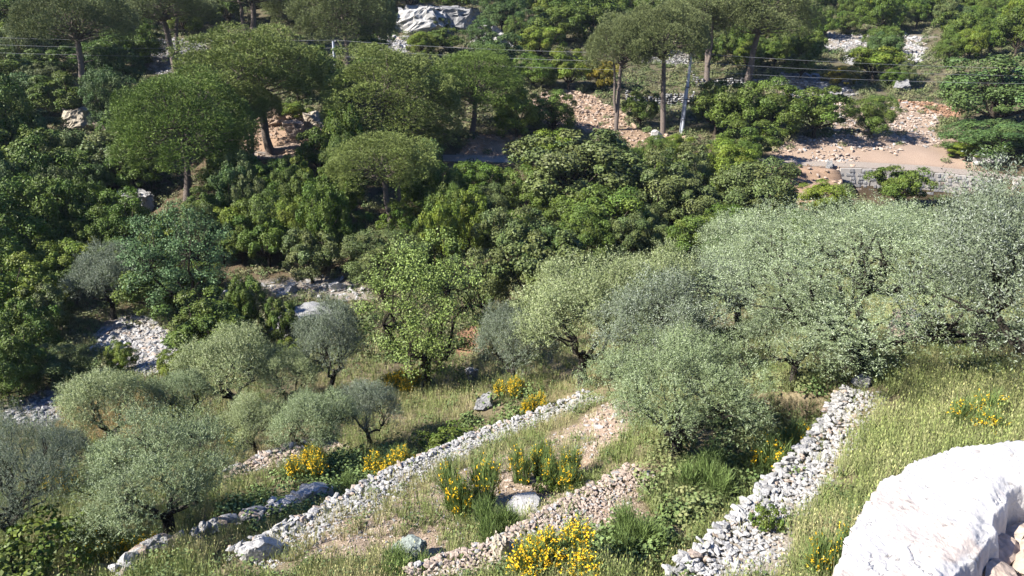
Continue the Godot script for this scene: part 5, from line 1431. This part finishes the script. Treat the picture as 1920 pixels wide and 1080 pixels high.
		["oak_tree", 5, 2, 1.11, -159.16, 7.71, 8.03, "large round dusty oak somewhat above the vivid yellow-green oak"],
		["oak_tree", 2, 3, 6.97, -141.65, 6.01, 6.56, "middling tall lime oak just above and right of the vivid yellow-green oak"],
		["oak_tree", 1, 4, -13.16, -162.34, 8.56, 6.9, "large squat bluish oak somewhat above the grey cliff"],
		["oak_tree", 4, 1, 19.69, -153.42, 7.23, 7.2, "large round dark oak somewhat above the slender pine"],
		["oak_tree", 1, 0, 26.11, -148.16, 6.64, 7.14, "middling round green oak somewhat above and right of the slender pine"],
		["oak_tree", 5, 2, 9.86, -166.9, 9.24, 7.65, "large squat dusty oak well above the vivid yellow-green oak"],
		["oak_tree", 4, 0, -19.32, -155.64, 7.25, 6.69, "large round green oak somewhat above and left of the grey cliff"],
		["oak_tree", 6, 0, 24.14, -169.44, 9.59, 8.48, "large squat green oak well above the slender pine"],
		["oak_tree", 1, 2, 30.64, -125.18, 5.15, 4.76, "middling round dusty oak just left of the broad forked pine"],
		["oak_tree", 6, 4, 24.86, -126.31, 4.64, 4.37, "small round bluish oak somewhat right of the slender pine"],
		["oak_tree", 5, 3, 31, -147.9, 5.15, 5.31, "small round lime oak well left of the broad forked pine"],
		["oak_tree", 3, 4, 14.59, -162.48, 7.72, 8.24, "large round bluish oak well above and left of the slender pine"],
		["oak_tree", 0, 2, -22.71, -139.21, 4.71, 4.57, "small round dusty oak just above and right of the fork-trunked pine"],
		["oak_tree", 0, 4, 17.04, -168.87, 5.97, 5.37, "small squat bluish oak well above the slender pine"],
		["oak_tree", 3, 3, 5.29, -157.73, 5.68, 4.91, "small squat lime oak somewhat above the vivid yellow-green oak"],
		["oak_tree", 2, 1, -24.2, -157.07, 5.96, 6.37, "middling round dark oak well above and right of the fork-trunked pine"],
		["oak_tree", 7, 4, 11.7, -143.8, 6.49, 5.74, "large squat bluish oak somewhat above and left of the slender pine"],
		["oak_tree", 7, 3, 26.15, -156.85, 7.06, 7.75, "large tall lime oak somewhat above and right of the slender pine"],
		["oak_tree", 6, 0, 35.79, -162.48, 6.99, 7.14, "middling round green oak well above and left of the broad forked pine"],
		["oak_tree", 6, 3, 22.09, -130.31, 5.93, 5.31, "large squat lime oak just right of the slender pine"],
		["oak_tree", 2, 0, -20.56, -128.91, 4.84, 4.3, "middling squat green oak just above and right of the fork-trunked pine"],
		["oak_tree", 0, 1, 14.55, -152.15, 7.3, 7.73, "large round dark oak somewhat above and left of the slender pine"],
		["oak_tree", 1, 1, 2.97, -145.75, 5.23, 5.64, "small round dark oak just above the vivid yellow-green oak"],
		["oak_tree", 3, 3, -6.36, -163.77, 6.48, 5.79, "middling squat lime oak somewhat above and right of the grey cliff"],
		["oak_tree", 5, 4, 39.38, -161.86, 6.26, 5.88, "middling round bluish oak somewhat above and left of the broad forked pine"],
		["oak_tree", 3, 0, 37.23, -153.84, 7.45, 8.54, "large tall green oak somewhat above and left of the broad forked pine"],
		["oak_tree", 4, 1, 10.23, -153.94, 8.11, 8.86, "large tall dark oak somewhat above and right of the vivid yellow-green oak"],
		["oak_tree", 4, 0, -25.73, -148, 7.96, 8.37, "large round green oak somewhat above and right of the fork-trunked pine"],
		["oak_tree", 7, 2, 4.48, -166.95, 8, 7.97, "large round dusty oak well above the vivid yellow-green oak"],
		["oak_tree", 5, 0, -12.93, -154.34, 6.3, 5.88, "middling round green oak just above the grey cliff"],
		["oak_tree", 0, 3, 20.21, -159.95, 5.91, 6.19, "middling round lime oak somewhat above the slender pine"],
		["oak_tree", 5, 0, -2.01, -165.34, 6.61, 7.2, "middling tall green oak well above and left of the vivid yellow-green oak"],
		["oak_tree", 7, 4, 34.18, -145.27, 7.55, 6.92, "large squat bluish oak somewhat above and left of the broad forked pine"],
		["oak_tree", 2, 0, 31.76, -156.01, 5.79, 5.51, "middling round green oak well above and right of the slender pine"],
		["oak_tree", 7, 0, 39.77, -168.91, 6.66, 6.4, "middling round green oak far above and right of the slender pine"],
		["oak_tree", 2, 0, 27.02, -135.22, 5.54, 5.29, "middling round green oak somewhat right of the slender pine"],
		["oak_tree", 7, 0, -17.59, -163.54, 5.88, 5.18, "small squat green oak somewhat above the grey cliff"],
		["oak_tree", 5, 1, -7.75, -157.92, 7.91, 7.08, "large squat dark oak somewhat above and right of the grey cliff"],
		["oak_tree", 3, 2, 16.95, -123.75, 4.25, 4.71, "small tall dusty oak close right of the slender pine"],
		["oak_tree", 0, 2, -3.49, -156.69, 6.66, 6.07, "middling squat dusty oak somewhat above and right of the grey cliff"],
		["oak_tree", 2, 1, 23.38, -140.06, 6.47, 7.24, "large tall dark oak just above and right of the slender pine"],
		["oak_tree", 1, 1, 23.79, -162.41, 5.85, 6.32, "small tall dark oak somewhat above the slender pine"],
		["oak_tree", 6, 0, 27.28, -123.18, 4.43, 4.39, "small round green oak somewhat left of the broad forked pine"],
		["oak_tree", 6, 2, 18.65, -131.91, 4.45, 4.87, "small tall dusty oak close above and right of the slender pine"],
		["oak_tree", 4, 1, 15.1, -142.64, 5.37, 4.81, "middling squat dark oak just above and left of the slender pine"],
		["oak_tree", 7, 3, 19.63, -122.16, 5.12, 5.04, "middling round lime oak just right of the slender pine"],
		["oak_tree", 4, 0, 0.54, -123.91, 4.19, 4.45, "small round green oak just left of the vivid yellow-green oak"],
		["oak_tree", 5, 0, 36.29, -169.72, 5.88, 6.21, "small round green oak well above and left of the broad forked pine"],
		["oak_tree", 4, 3, -81.79, -145.22, 8.46, 6.85, "large squat lime oak well above and left of the tall bare-trunked pine"],
		["oak_tree", 3, 0, -40.89, -129.72, 9.37, 9.8, "large round green oak far left of the fork-trunked pine"],
		["oak_tree", 2, 1, -93.73, -154.81, 8.95, 10.1, "large tall dark oak far above and left of the tall bare-trunked pine"],
		["oak_tree", 3, 0, -49.4, -129.96, 8.81, 7.42, "large squat green oak far right of the tall bare-trunked pine"],
		["oak_tree", 6, 3, -46.95, -143.41, 7.01, 6.74, "large round lime oak far above and left of the fork-trunked pine"],
		["oak_tree", 6, 2, -61.41, -147.74, 8.51, 9.15, "large round dusty oak far above and right of the tall bare-trunked pine"],
		["oak_tree", 6, 0, -73.56, -129.86, 8.92, 9.58, "large round green oak somewhat above and left of the tall bare-trunked pine"],
		["oak_tree", 3, 0, -78.74, -152.62, 7.34, 6.32, "middling squat green oak well above the tall bare-trunked pine"],
		["oak_tree", 6, 1, -67.97, -138.61, 8.96, 8.53, "large round dark oak somewhat above and right of the tall bare-trunked pine"],
		["oak_tree", 2, 0, -37.22, -146.34, 8.87, 9.97, "large tall green oak well above and left of the fork-trunked pine"],
		["oak_tree", 1, 2, -87.01, -140.33, 9.22, 9.92, "large round dusty oak far above and left of the tall bare-trunked pine"],
		["oak_tree", 6, 0, -39.33, -161.52, 10.8, 10.17, "large round green oak well above and left of the fork-trunked pine"],
		["oak_tree", 1, 1, -30, -140.38, 7.92, 8.99, "large tall dark oak just above the fork-trunked pine"],
		["oak_tree", 6, 0, -30.86, -153.98, 6.75, 6.08, "middling squat green oak somewhat above the fork-trunked pine"],
		["oak_tree", 3, 2, -68.28, -132.33, 9.54, 9.69, "large round dusty oak just above the tall bare-trunked pine"],
		["oak_tree", 6, 0, -55.21, -139.13, 10.13, 11.61, "large tall green oak far above and right of the tall bare-trunked pine"],
		["oak_tree", 3, 2, -87.88, -153.68, 10.06, 8.52, "large squat dusty oak well above and left of the tall bare-trunked pine"],
		["oak_tree", 6, 3, -69.98, -148.3, 8.73, 8, "large squat lime oak well above and right of the tall bare-trunked pine"],
		["oak_tree", 6, 2, -25.96, -124.95, 5.75, 4.99, "large squat dusty oak close above and left of the fork-trunked pine"],
		["oak_tree", 7, 1, -63.5, -141.4, 9.01, 7.86, "large squat dark oak well above and right of the tall bare-trunked pine"],
		["oak_tree", 1, 2, -41.15, -138.33, 6.39, 5.53, "middling squat dusty oak well above and left of the fork-trunked pine"],
		["oak_tree", 4, 0, -80.77, -137.4, 10.46, 9.62, "large round green oak well above and left of the tall bare-trunked pine"],
		["oak_tree", 7, 3, -50.46, -155.25, 11.09, 10.67, "large round lime oak far above and right of the tall bare-trunked pine"],
		["oak_tree", 4, 3, -73.04, -139.73, 7.52, 6.39, "large squat lime oak somewhat above the tall bare-trunked pine"],
		["oak_tree", 3, 1, -32.86, -161.73, 9.59, 9.57, "large round dark oak well above the fork-trunked pine"],
		["oak_tree", 4, 0, -54.95, -150.55, 9.99, 9.96, "large round green oak far above and right of the tall bare-trunked pine"],
		["oak_tree", 0, 4, -49.71, -138.27, 7.3, 7.62, "large round bluish oak far left of the fork-trunked pine"],
		["oak_tree", 5, 0, -43.74, -151.01, 10.06, 8.61, "large squat green oak far above and left of the fork-trunked pine"],
		["oak_tree", 3, 1, -26.18, -164.94, 11.56, 11.19, "large round dark oak well above and right of the fork-trunked pine"],
		["oak_tree", 6, 4, -53.97, -129.83, 6.49, 7.22, "large tall bluish oak well right of the tall bare-trunked pine"],
		["oak_tree", 7, 2, -75.14, -145.08, 7.54, 7.03, "large round dusty oak well above the tall bare-trunked pine"],
		["oak_tree", 7, 2, -37.1, -137.89, 7.47, 6.53, "large squat dusty oak well above and left of the fork-trunked pine"],
		["oak_tree", 7, 0, -80.48, -130.97, 7.41, 7.92, "large round green oak far left of the grey cliff"],
		["oak_tree", 1, 0, -59.12, -136.26, 7.62, 6.45, "large squat green oak well above and right of the tall bare-trunked pine"],
		["oak_tree", 7, 0, -43.88, -125.92, 5.6, 5.84, "middling round green oak far left of the fork-trunked pine"],
		["oak_tree", 1, 0, -75.55, -136.79, 7.24, 7.31, "large round green oak far left of the vivid yellow-green oak"],
		["oak_tree", 4, 3, -49.44, -122.37, 6.06, 5.42, "large squat lime oak far right of the tall bare-trunked pine"],
		["oak_tree", 3, 4, -91, -147.44, 8.54, 6.92, "large squat bluish oak far above and left of the tall bare-trunked pine"],
		["oak_tree", 7, 0, -51.26, -144.1, 6.4, 6.42, "middling round green oak far above and right of the tall bare-trunked pine"],
		["oak_tree", 6, 1, 34.24, -119.86, 5.33, 5.02, "middling round dark oak close below the broad forked pine"],
		["oak_tree", 3, 0, 26.35, -117.2, 4.12, 3.83, "small round green oak well right of the slender pine"],
		["oak_tree", 3, 1, 35.12, -112.85, 3.59, 3.21, "small squat dark oak just below and right of the broad forked pine"],
		["oak_tree", 3, 0, 30.85, -116.34, 3.7, 3.74, "small round green oak just below and left of the broad forked pine"],
		["oak_tree", 2, 0, 36.49, -119.03, 3.46, 3.19, "small round green oak close below and right of the broad forked pine"],
		["oak_tree", 2, 3, 32.69, -111.42, 4.04, 3.84, "small round lime oak just below the broad forked pine"],
		["oak_tree", 0, 4, 28.54, -118.6, 3.45, 3.2, "small round bluish oak somewhat left of the broad forked pine"],
		["oak_tree", 3, 1, 27.73, -113.09, 3.53, 3.57, "small round dark oak somewhat below and left of the broad forked pine"],
		["oak_tree", 5, 2, 51.65, -104.25, 3.12, 3.49, "tiny tall dusty oak just below the white stony streak"],
		["oak_tree", 0, 4, 53.41, -115.71, 5.37, 4.46, "middling squat bluish oak just left of the white stony streak"],
		["oak_tree", 5, 1, 42.92, -122.46, 3.55, 2.95, "tiny squat dark oak somewhat right of the broad forked pine"],
		["oak_tree", 3, 2, 32.12, -121.37, 3.69, 3.64, "small round dusty oak just below and left of the broad forked pine"],
		["oak_tree", 0, 1, 49.5, -103.62, 3.15, 2.79, "tiny squat dark oak just below and left of the white stony streak"],
		["oak_tree", 7, 1, 36.89, -112.46, 3.15, 3.56, "tiny tall dark oak just below and right of the broad forked pine"],
		["oak_tree", 7, 0, -62.4, -107.87, 8.53, 8.23, "large round green oak just above and left of the tall bare-trunked pine"],
		["oak_tree", 7, 0, -64.84, -125.97, 7.78, 7.52, "large round green oak somewhat above the tall bare-trunked pine"],
		["oak_tree", 5, 2, -66.41, -116.52, 7.09, 7.2, "large round dusty oak somewhat above and left of the tall bare-trunked pine"],
		["oak_tree", 6, 0, -70.45, -123.69, 9.14, 8.62, "large round green oak far above the white rock ledge"],
		["oak_tree", 6, 0, -65.97, -104.67, 7.27, 6.05, "large squat green oak well left of the tall bare-trunked pine"],
		["oak_tree", 2, 4, -44.47, -89.68, 5.48, 5.64, "large round bluish oak just right of the tall bare-trunked pine"],
		["oak_tree", 6, 2, -60.36, -100.18, 6.75, 7.7, "large tall dusty oak somewhat left of the tall bare-trunked pine"],
		["oak_tree", 5, 2, -54.84, -112.05, 6.1, 5.24, "large squat dusty oak somewhat above and right of the tall bare-trunked pine"],
		["oak_tree", 3, 2, -52.82, -89.49, 5.16, 4.2, "large squat dusty oak just left of the tall bare-trunked pine"],
		["oak_tree", 1, 0, -67.7, -124.96, 7.39, 8.49, "large tall green oak somewhat above the tall bare-trunked pine"],
		["oak_tree", 2, 0, -45.08, -68.31, 5.72, 9.25, "large tall green oak well below and left of the white rock ledge"],
		["oak_tree", 3, 4, -39.19, -57.45, 4.41, 8.06, "large tall bluish oak somewhat above the yellow-tipped oak"],
		["oak_tree", 2, 3, -40.85, -60.15, 5.32, 7.5, "large tall lime oak well above the yellow-tipped oak"],
		["oak_tree", 4, 1, -48.2, -72.68, 5.8, 10.59, "large tall dark oak well left of the white rock ledge"],
		["oak_tree", 1, 4, -21.02, -56.48, 3.26, 5.27, "large tall bluish oak well above and right of the airy grey-green tree"],
		["oak_tree", 0, 1, -37.87, -60.61, 5.31, 7.92, "large tall dark oak just above and left of the narrow bright oak"],
		["oak_tree", 4, 3, -41.93, -68.03, 3.51, 5.7, "middling tall lime oak well below and left of the white rock ledge"],
		["oak_tree", 2, 1, -32.96, -57.06, 4.11, 6.37, "large tall dark oak close right of the narrow bright oak"],
		["oak_tree", 3, 2, -19.43, -55.75, 2.81, 4.96, "large tall dusty oak well above and right of the airy grey-green tree"],
		["oak_tree", 4, 2, -21.01, -57.93, 3.13, 5.35, "large tall dusty oak well below and left of the pink rock ledge"],
		["oak_tree", 6, 1, -25.11, -67.92, 3.21, 4.83, "middling tall dark oak somewhat below and right of the twin-trunk pine"],
		["oak_tree", 5, 1, -33.44, -70.15, 3.81, 6.95, "large tall dark oak somewhat below and left of the twin-trunk pine"],
		["oak_tree", 0, 2, -39.84, -66.09, 3.54, 6.1, "large tall dusty oak somewhat above and left of the narrow bright oak"],
		["oak_tree", 6, 4, -34.27, -62.02, 3.26, 4.89, "large tall bluish oak just left of the grey rock step"],
		["oak_tree", 6, 2, -35.62, -58.62, 3.68, 6.54, "large tall dusty oak close above and left of the narrow bright oak"],
		["oak_tree", 7, 0, -37.55, -58.56, 3.16, 5.55, "middling tall green oak somewhat left of the narrow bright oak"],
		["oak_tree", 7, 4, -43.23, -69.65, 3.79, 5.79, "large tall bluish oak well below and left of the white rock ledge"],
		["oak_tree", 1, 2, -38.17, -66.56, 3.4, 5.59, "middling tall dusty oak somewhat below the white rock ledge"],
		["oak_tree", 6, 0, -33.55, -68.04, 3.62, 6.65, "large tall green oak just above the grey rock step"],
		["oak_tree", 4, 0, -24.37, -65.13, 3.25, 5.14, "large tall green oak somewhat below and right of the twin-trunk pine"],
		["oak_tree", 3, 1, -14, -64.95, 3.55, 6.45, "large tall dark oak somewhat left of the flat-topped pine"],
		["oak_tree", 4, 1, -4.18, -55.95, 2.76, 3.68, "large tall dark oak well below and right of the flat-topped pine"],
		["oak_tree", 2, 4, -7.26, -64.41, 2.87, 4.4, "middling tall bluish oak just right of the flat-topped pine"],
		["oak_tree", 0, 0, -13.61, -60.7, 3.22, 4.93, "large tall green oak somewhat left of the flat-topped pine"],
		["oak_tree", 4, 3, -3.1, -52.55, 3.35, 5.06, "large tall lime oak far below and right of the flat-topped pine"],
		["oak_tree", 1, 3, -4.57, -48.49, 3.08, 5.66, "large tall lime oak far below and right of the pink rock ledge"],
		["oak_tree", 7, 4, -20.49, -52.16, 2.36, 3.38, "middling tall bluish oak just right of the airy grey-green tree"],
		["oak_tree", 0, 1, -17.39, -55.24, 3.21, 4.33, "large tall dark oak well below the pink rock ledge"],
		["oak_tree", 2, 2, -21.94, -52.41, 2.46, 4.53, "middling tall dusty oak close right of the airy grey-green tree"],
		["oak_tree", 4, 1, -11.46, -64.65, 2.9, 4.28, "middling tall dark oak close left of the flat-topped pine"],
		["oak_tree", 3, 0, -15.39, -55.79, 3.27, 4.88, "large tall green oak well below the pink rock ledge"],
		["oak_tree", 0, 0, -16.8, -57.53, 2.81, 5, "large tall green oak far left of the flat-topped pine"],
		["oak_tree", 2, 1, -12.91, -51.16, 3.63, 6.28, "large tall dark oak far below and left of the flat-topped pine"],
		["oak_tree", 2, 0, -4.71, -52.88, 3.09, 5.26, "large tall green oak well below and right of the flat-topped pine"],
		["oak_tree", 0, 0, -17.58, -53.41, 3.43, 4.85, "large tall green oak well right of the airy grey-green tree"],
		["oak_tree", 6, 0, -13.65, -62.68, 2.9, 5.04, "middling tall green oak somewhat left of the flat-topped pine"],
		["oak_tree", 6, 0, -4.42, -57.98, 2.53, 4.24, "middling tall green oak well below and right of the flat-topped pine"],
		["oak_tree", 7, 0, -5.96, -51.28, 2.07, 3.36, "middling tall green oak far below and right of the pink rock ledge"],
		["oak_tree", 4, 0, -26.91, -50.93, 3.95, 3.45, "large squat green oak somewhat left of the airy grey-green tree"],
		["oak_tree", 1, 3, -30.95, -50.19, 4.58, 4.3, "large round lime oak somewhat below the narrow bright oak"],
		["oak_tree", 1, 3, -16.15, -38.8, 2.79, 2.85, "large round lime oak well right of the white scree"],
		["oak_tree", 0, 2, -31.04, -52.2, 3.64, 3.27, "large squat dusty oak just below the narrow bright oak"],
		["oak_tree", 3, 3, -24.4, -51.99, 3.77, 3.18, "large squat lime oak close left of the airy grey-green tree"],
		["oak_tree", 7, 1, -30.07, -47.88, 3.26, 3.06, "large round dark oak somewhat right of the yellow-tipped oak"],
		["oak_tree", 4, 1, -31.73, -47.88, 3.16, 3.43, "large tall dark oak close right of the yellow-tipped oak"],
		["oak_tree", 3, 2, -28.03, -42.79, 3.58, 3.95, "large tall dusty oak somewhat below and right of the yellow-tipped oak"],
		["oak_tree", 4, 1, -25.12, -50.53, 3.08, 2.84, "large round dark oak just left of the airy grey-green tree"],
		["oak_tree", 0, 2, -33.81, -47.19, 3.28, 3.09, "large round dusty oak close below and left of the yellow-tipped oak"],
		["oak_tree", 6, 3, -20.88, -48.19, 3.12, 2.52, "large squat lime oak just below and right of the airy grey-green tree"],
		["oak_tree", 3, 1, -24.42, -48.77, 3.63, 3.65, "large round dark oak just below and left of the airy grey-green tree"],
		["oak_tree", 7, 0, -19.09, -52, 3.13, 2.93, "large round green oak somewhat right of the airy grey-green tree"],
		["oak_tree", 5, 1, -34.44, -53.85, 4.49, 3.6, "large squat dark oak just below and left of the narrow bright oak"],
		["oak_tree", 5, 2, 14.95, -63.89, 4.77, 5.22, "large tall dusty oak just right of the rounded dull oak"],
		["oak_tree", 4, 0, 1.53, -59.49, 4.5, 4.56, "large round green oak somewhat below and left of the very broad olive-green oak"],
		["oak_tree", 0, 0, 4.02, -56.95, 4.46, 3.75, "large squat green oak just left of the glossy bright oak"],
		["oak_tree", 6, 4, 8.5, -66.76, 4.07, 4.6, "large tall bluish oak just right of the very broad olive-green oak"],
		["oak_tree", 3, 3, 16.54, -46.07, 2.97, 3.21, "large tall lime oak well below the pale leafy oak"],
		["oak_tree", 4, 0, 4.52, -48.8, 4.29, 4.41, "large round green oak somewhat below and left of the glossy bright oak"],
		["oak_tree", 1, 0, 10.51, -66.97, 3.73, 3.71, "large round green oak just left of the rounded dull oak"],
		["oak_tree", 2, 0, -0.81, -62.1, 3.35, 3.27, "large round green oak well left of the very broad olive-green oak"],
		["oak_tree", 3, 2, 8.58, -59.92, 3.9, 3.96, "large round dusty oak close above and right of the glossy bright oak"],
		["oak_tree", 7, 0, 16.23, -61.09, 3.68, 4.21, "large tall green oak somewhat left of the pale leafy oak"],
		["oak_tree", 0, 2, -1.78, -57.81, 3.9, 3.74, "large round dusty oak well below and left of the very broad olive-green oak"],
		["oak_tree", 2, 4, 13.27, -45.36, 3.07, 2.91, "large round bluish oak well below the pale leafy oak"],
		["oak_tree", 1, 4, 2.3, -49.23, 4.12, 3.39, "large squat bluish oak well below and left of the glossy bright oak"],
		["oak_tree", 2, 1, 0.56, -54.99, 3.27, 2.7, "large squat dark oak well below and left of the very broad olive-green oak"],
		["oak_tree", 4, 2, 9.67, -50.08, 3.54, 3.2, "large squat dusty oak somewhat below and right of the glossy bright oak"],
		["oak_tree", 1, 1, 14.89, -52.32, 3.33, 3.78, "large tall dark oak somewhat below and left of the pale leafy oak"],
		["oak_tree", 6, 0, 13.02, -69.33, 3.84, 3.62, "large round green oak close above the rounded dull oak"],
		["oak_tree", 0, 1, -1.26, -53.02, 2.93, 2.58, "large squat dark oak far above and right of the airy bright tree"],
		["oak_tree", 0, 0, 19.2, -49.42, 3.31, 3.48, "large round green oak well below the orange cutting"],
		["oak_tree", 6, 2, 9.69, -53.71, 3.46, 3.74, "large tall dusty oak somewhat below and right of the glossy bright oak"],
		["oak_tree", 6, 1, 20, -68.33, 4.53, 3.96, "large squat dark oak just above and left of the pale leafy oak"],
		["oak_tree", 0, 0, 12.17, -63.41, 5.19, 4.66, "large squat green oak close below the rounded dull oak"]]
	var groups := {"stone_pine": "stone pines on the slopes", "oak_tree": "oaks of the wooded slopes", "olive_tree": "olive trees on the terraces", "leafy_tree": "airy leafy trees", "broom_bush": "broom bushes on the terraces", "vine_bush": "leafy low bushes"}
	for p in list: plant(p[0], p[1], p[2], p[3], p[4], p[5], p[6], p[7], groups[p[0]])
	grass_zones = [[PackedVector2Array([Vector2(8.82, -17.6), Vector2(10.76, -20.6), Vector2(12.62, -19.56), Vector2(13.25, -17.07), Vector2(11.2, -14.05), Vector2(8.34, -13.97), Vector2(6.78, -12.69), Vector2(6.73, -13.53)]), 1], [PackedVector2Array([Vector2(3.17, -16.23), Vector2(5.7, -22.26), Vector2(9.87, -21.29), Vector2(8.85, -19.19), Vector2(5.59, -15.5), Vector2(3.62, -13.97)]), 2], [PackedVector2Array([Vector2(-21.84, -31.73), Vector2(-16.25, -32.17), Vector2(-14.38, -25.02), Vector2(-18.7, -27.79)]), 3], [PackedVector2Array([Vector2(-8.48, -18.33), Vector2(-8, -19.98), Vector2(-6.55, -22.58), Vector2(-5.02, -24.17), Vector2(-3.5, -24.32), Vector2(-3.93, -22.13), Vector2(-5.53, -18.64), Vector2(-6.73, -16.77)]), 4], [PackedVector2Array([Vector2(-3.66, -22.7), Vector2(-1.74, -27.65), Vector2(0.89, -28.69), Vector2(1.49, -27.12), Vector2(-1.22, -25.67), Vector2(-3.62, -22.45)]), 4], [PackedVector2Array([Vector2(0.42, -12.34), Vector2(2.25, -14.26), Vector2(3.72, -15.03), Vector2(3.7, -13.78), Vector2(2.59, -12.63)]), 4]]
	grass()
	var a_heads := power_pole("bluish grey power pole with dark bands beside the leaning pine", 17.77, -81.38, 8.18, -0.045)
	var b_heads := power_pole("pale power pole half hidden between the two broad pines", -20.15, -91, 5.77, 0.0)
	wire("topmost of the three overhead power lines", [Vector3(-68.98, 13.58, -86), b_heads[0], a_heads[0], Vector3(66.77, 9.91, -84)], 0.35)
	wire("middle one of the three overhead power lines", [Vector3(-69.18, 12.88, -86), b_heads[1], a_heads[1], Vector3(66.97, 9.2, -84)], 0.35)
	wire("lowest of the three overhead power lines", [Vector3(-69.41, 12.07, -86), b_heads[2], a_heads[2], Vector3(67.18, 8.44, -84)], 0.35)
	parapet("rough white plastered wall top with a hollow of pinkish stones", 13, PackedVector2Array([Vector2(1.705, -3.386), Vector2(1.807, -3.521), Vector2(1.899, -3.645), Vector2(2.011, -3.846), Vector2(2.112, -3.963), Vector2(2.279, -4.152), Vector2(2.378, -4.266), Vector2(2.489, -4.435), Vector2(2.551, -4.492), Vector2(2.674, -4.537), Vector2(2.775, -4.656), Vector2(2.970, -4.744), Vector2(3.241, -4.872), Vector2(3.467, -4.894), Vector2(3.649, -4.938), Vector2(3.953, -4.983), Vector2(4.466, -5.036), Vector2(4.871, -4.710), Vector2(4.341, -3.886), Vector2(3.333, -2.879), Vector2(2.334, -2.724), Vector2(1.395, -2.879)]), PackedVector2Array([Vector2(3.229, -4.278), Vector2(3.376, -4.398), Vector2(3.605, -4.448), Vector2(3.766, -4.266), Vector2(3.235, -3.427), Vector2(2.620, -3.191), Vector2(2.491, -3.386), Vector2(2.512, -3.547), Vector2(2.678, -3.682), Vector2(2.807, -3.777), Vector2(2.922, -3.886), Vector2(3.010, -3.963), Vector2(3.096, -4.124)]), Vector2(2.61, -3.69))
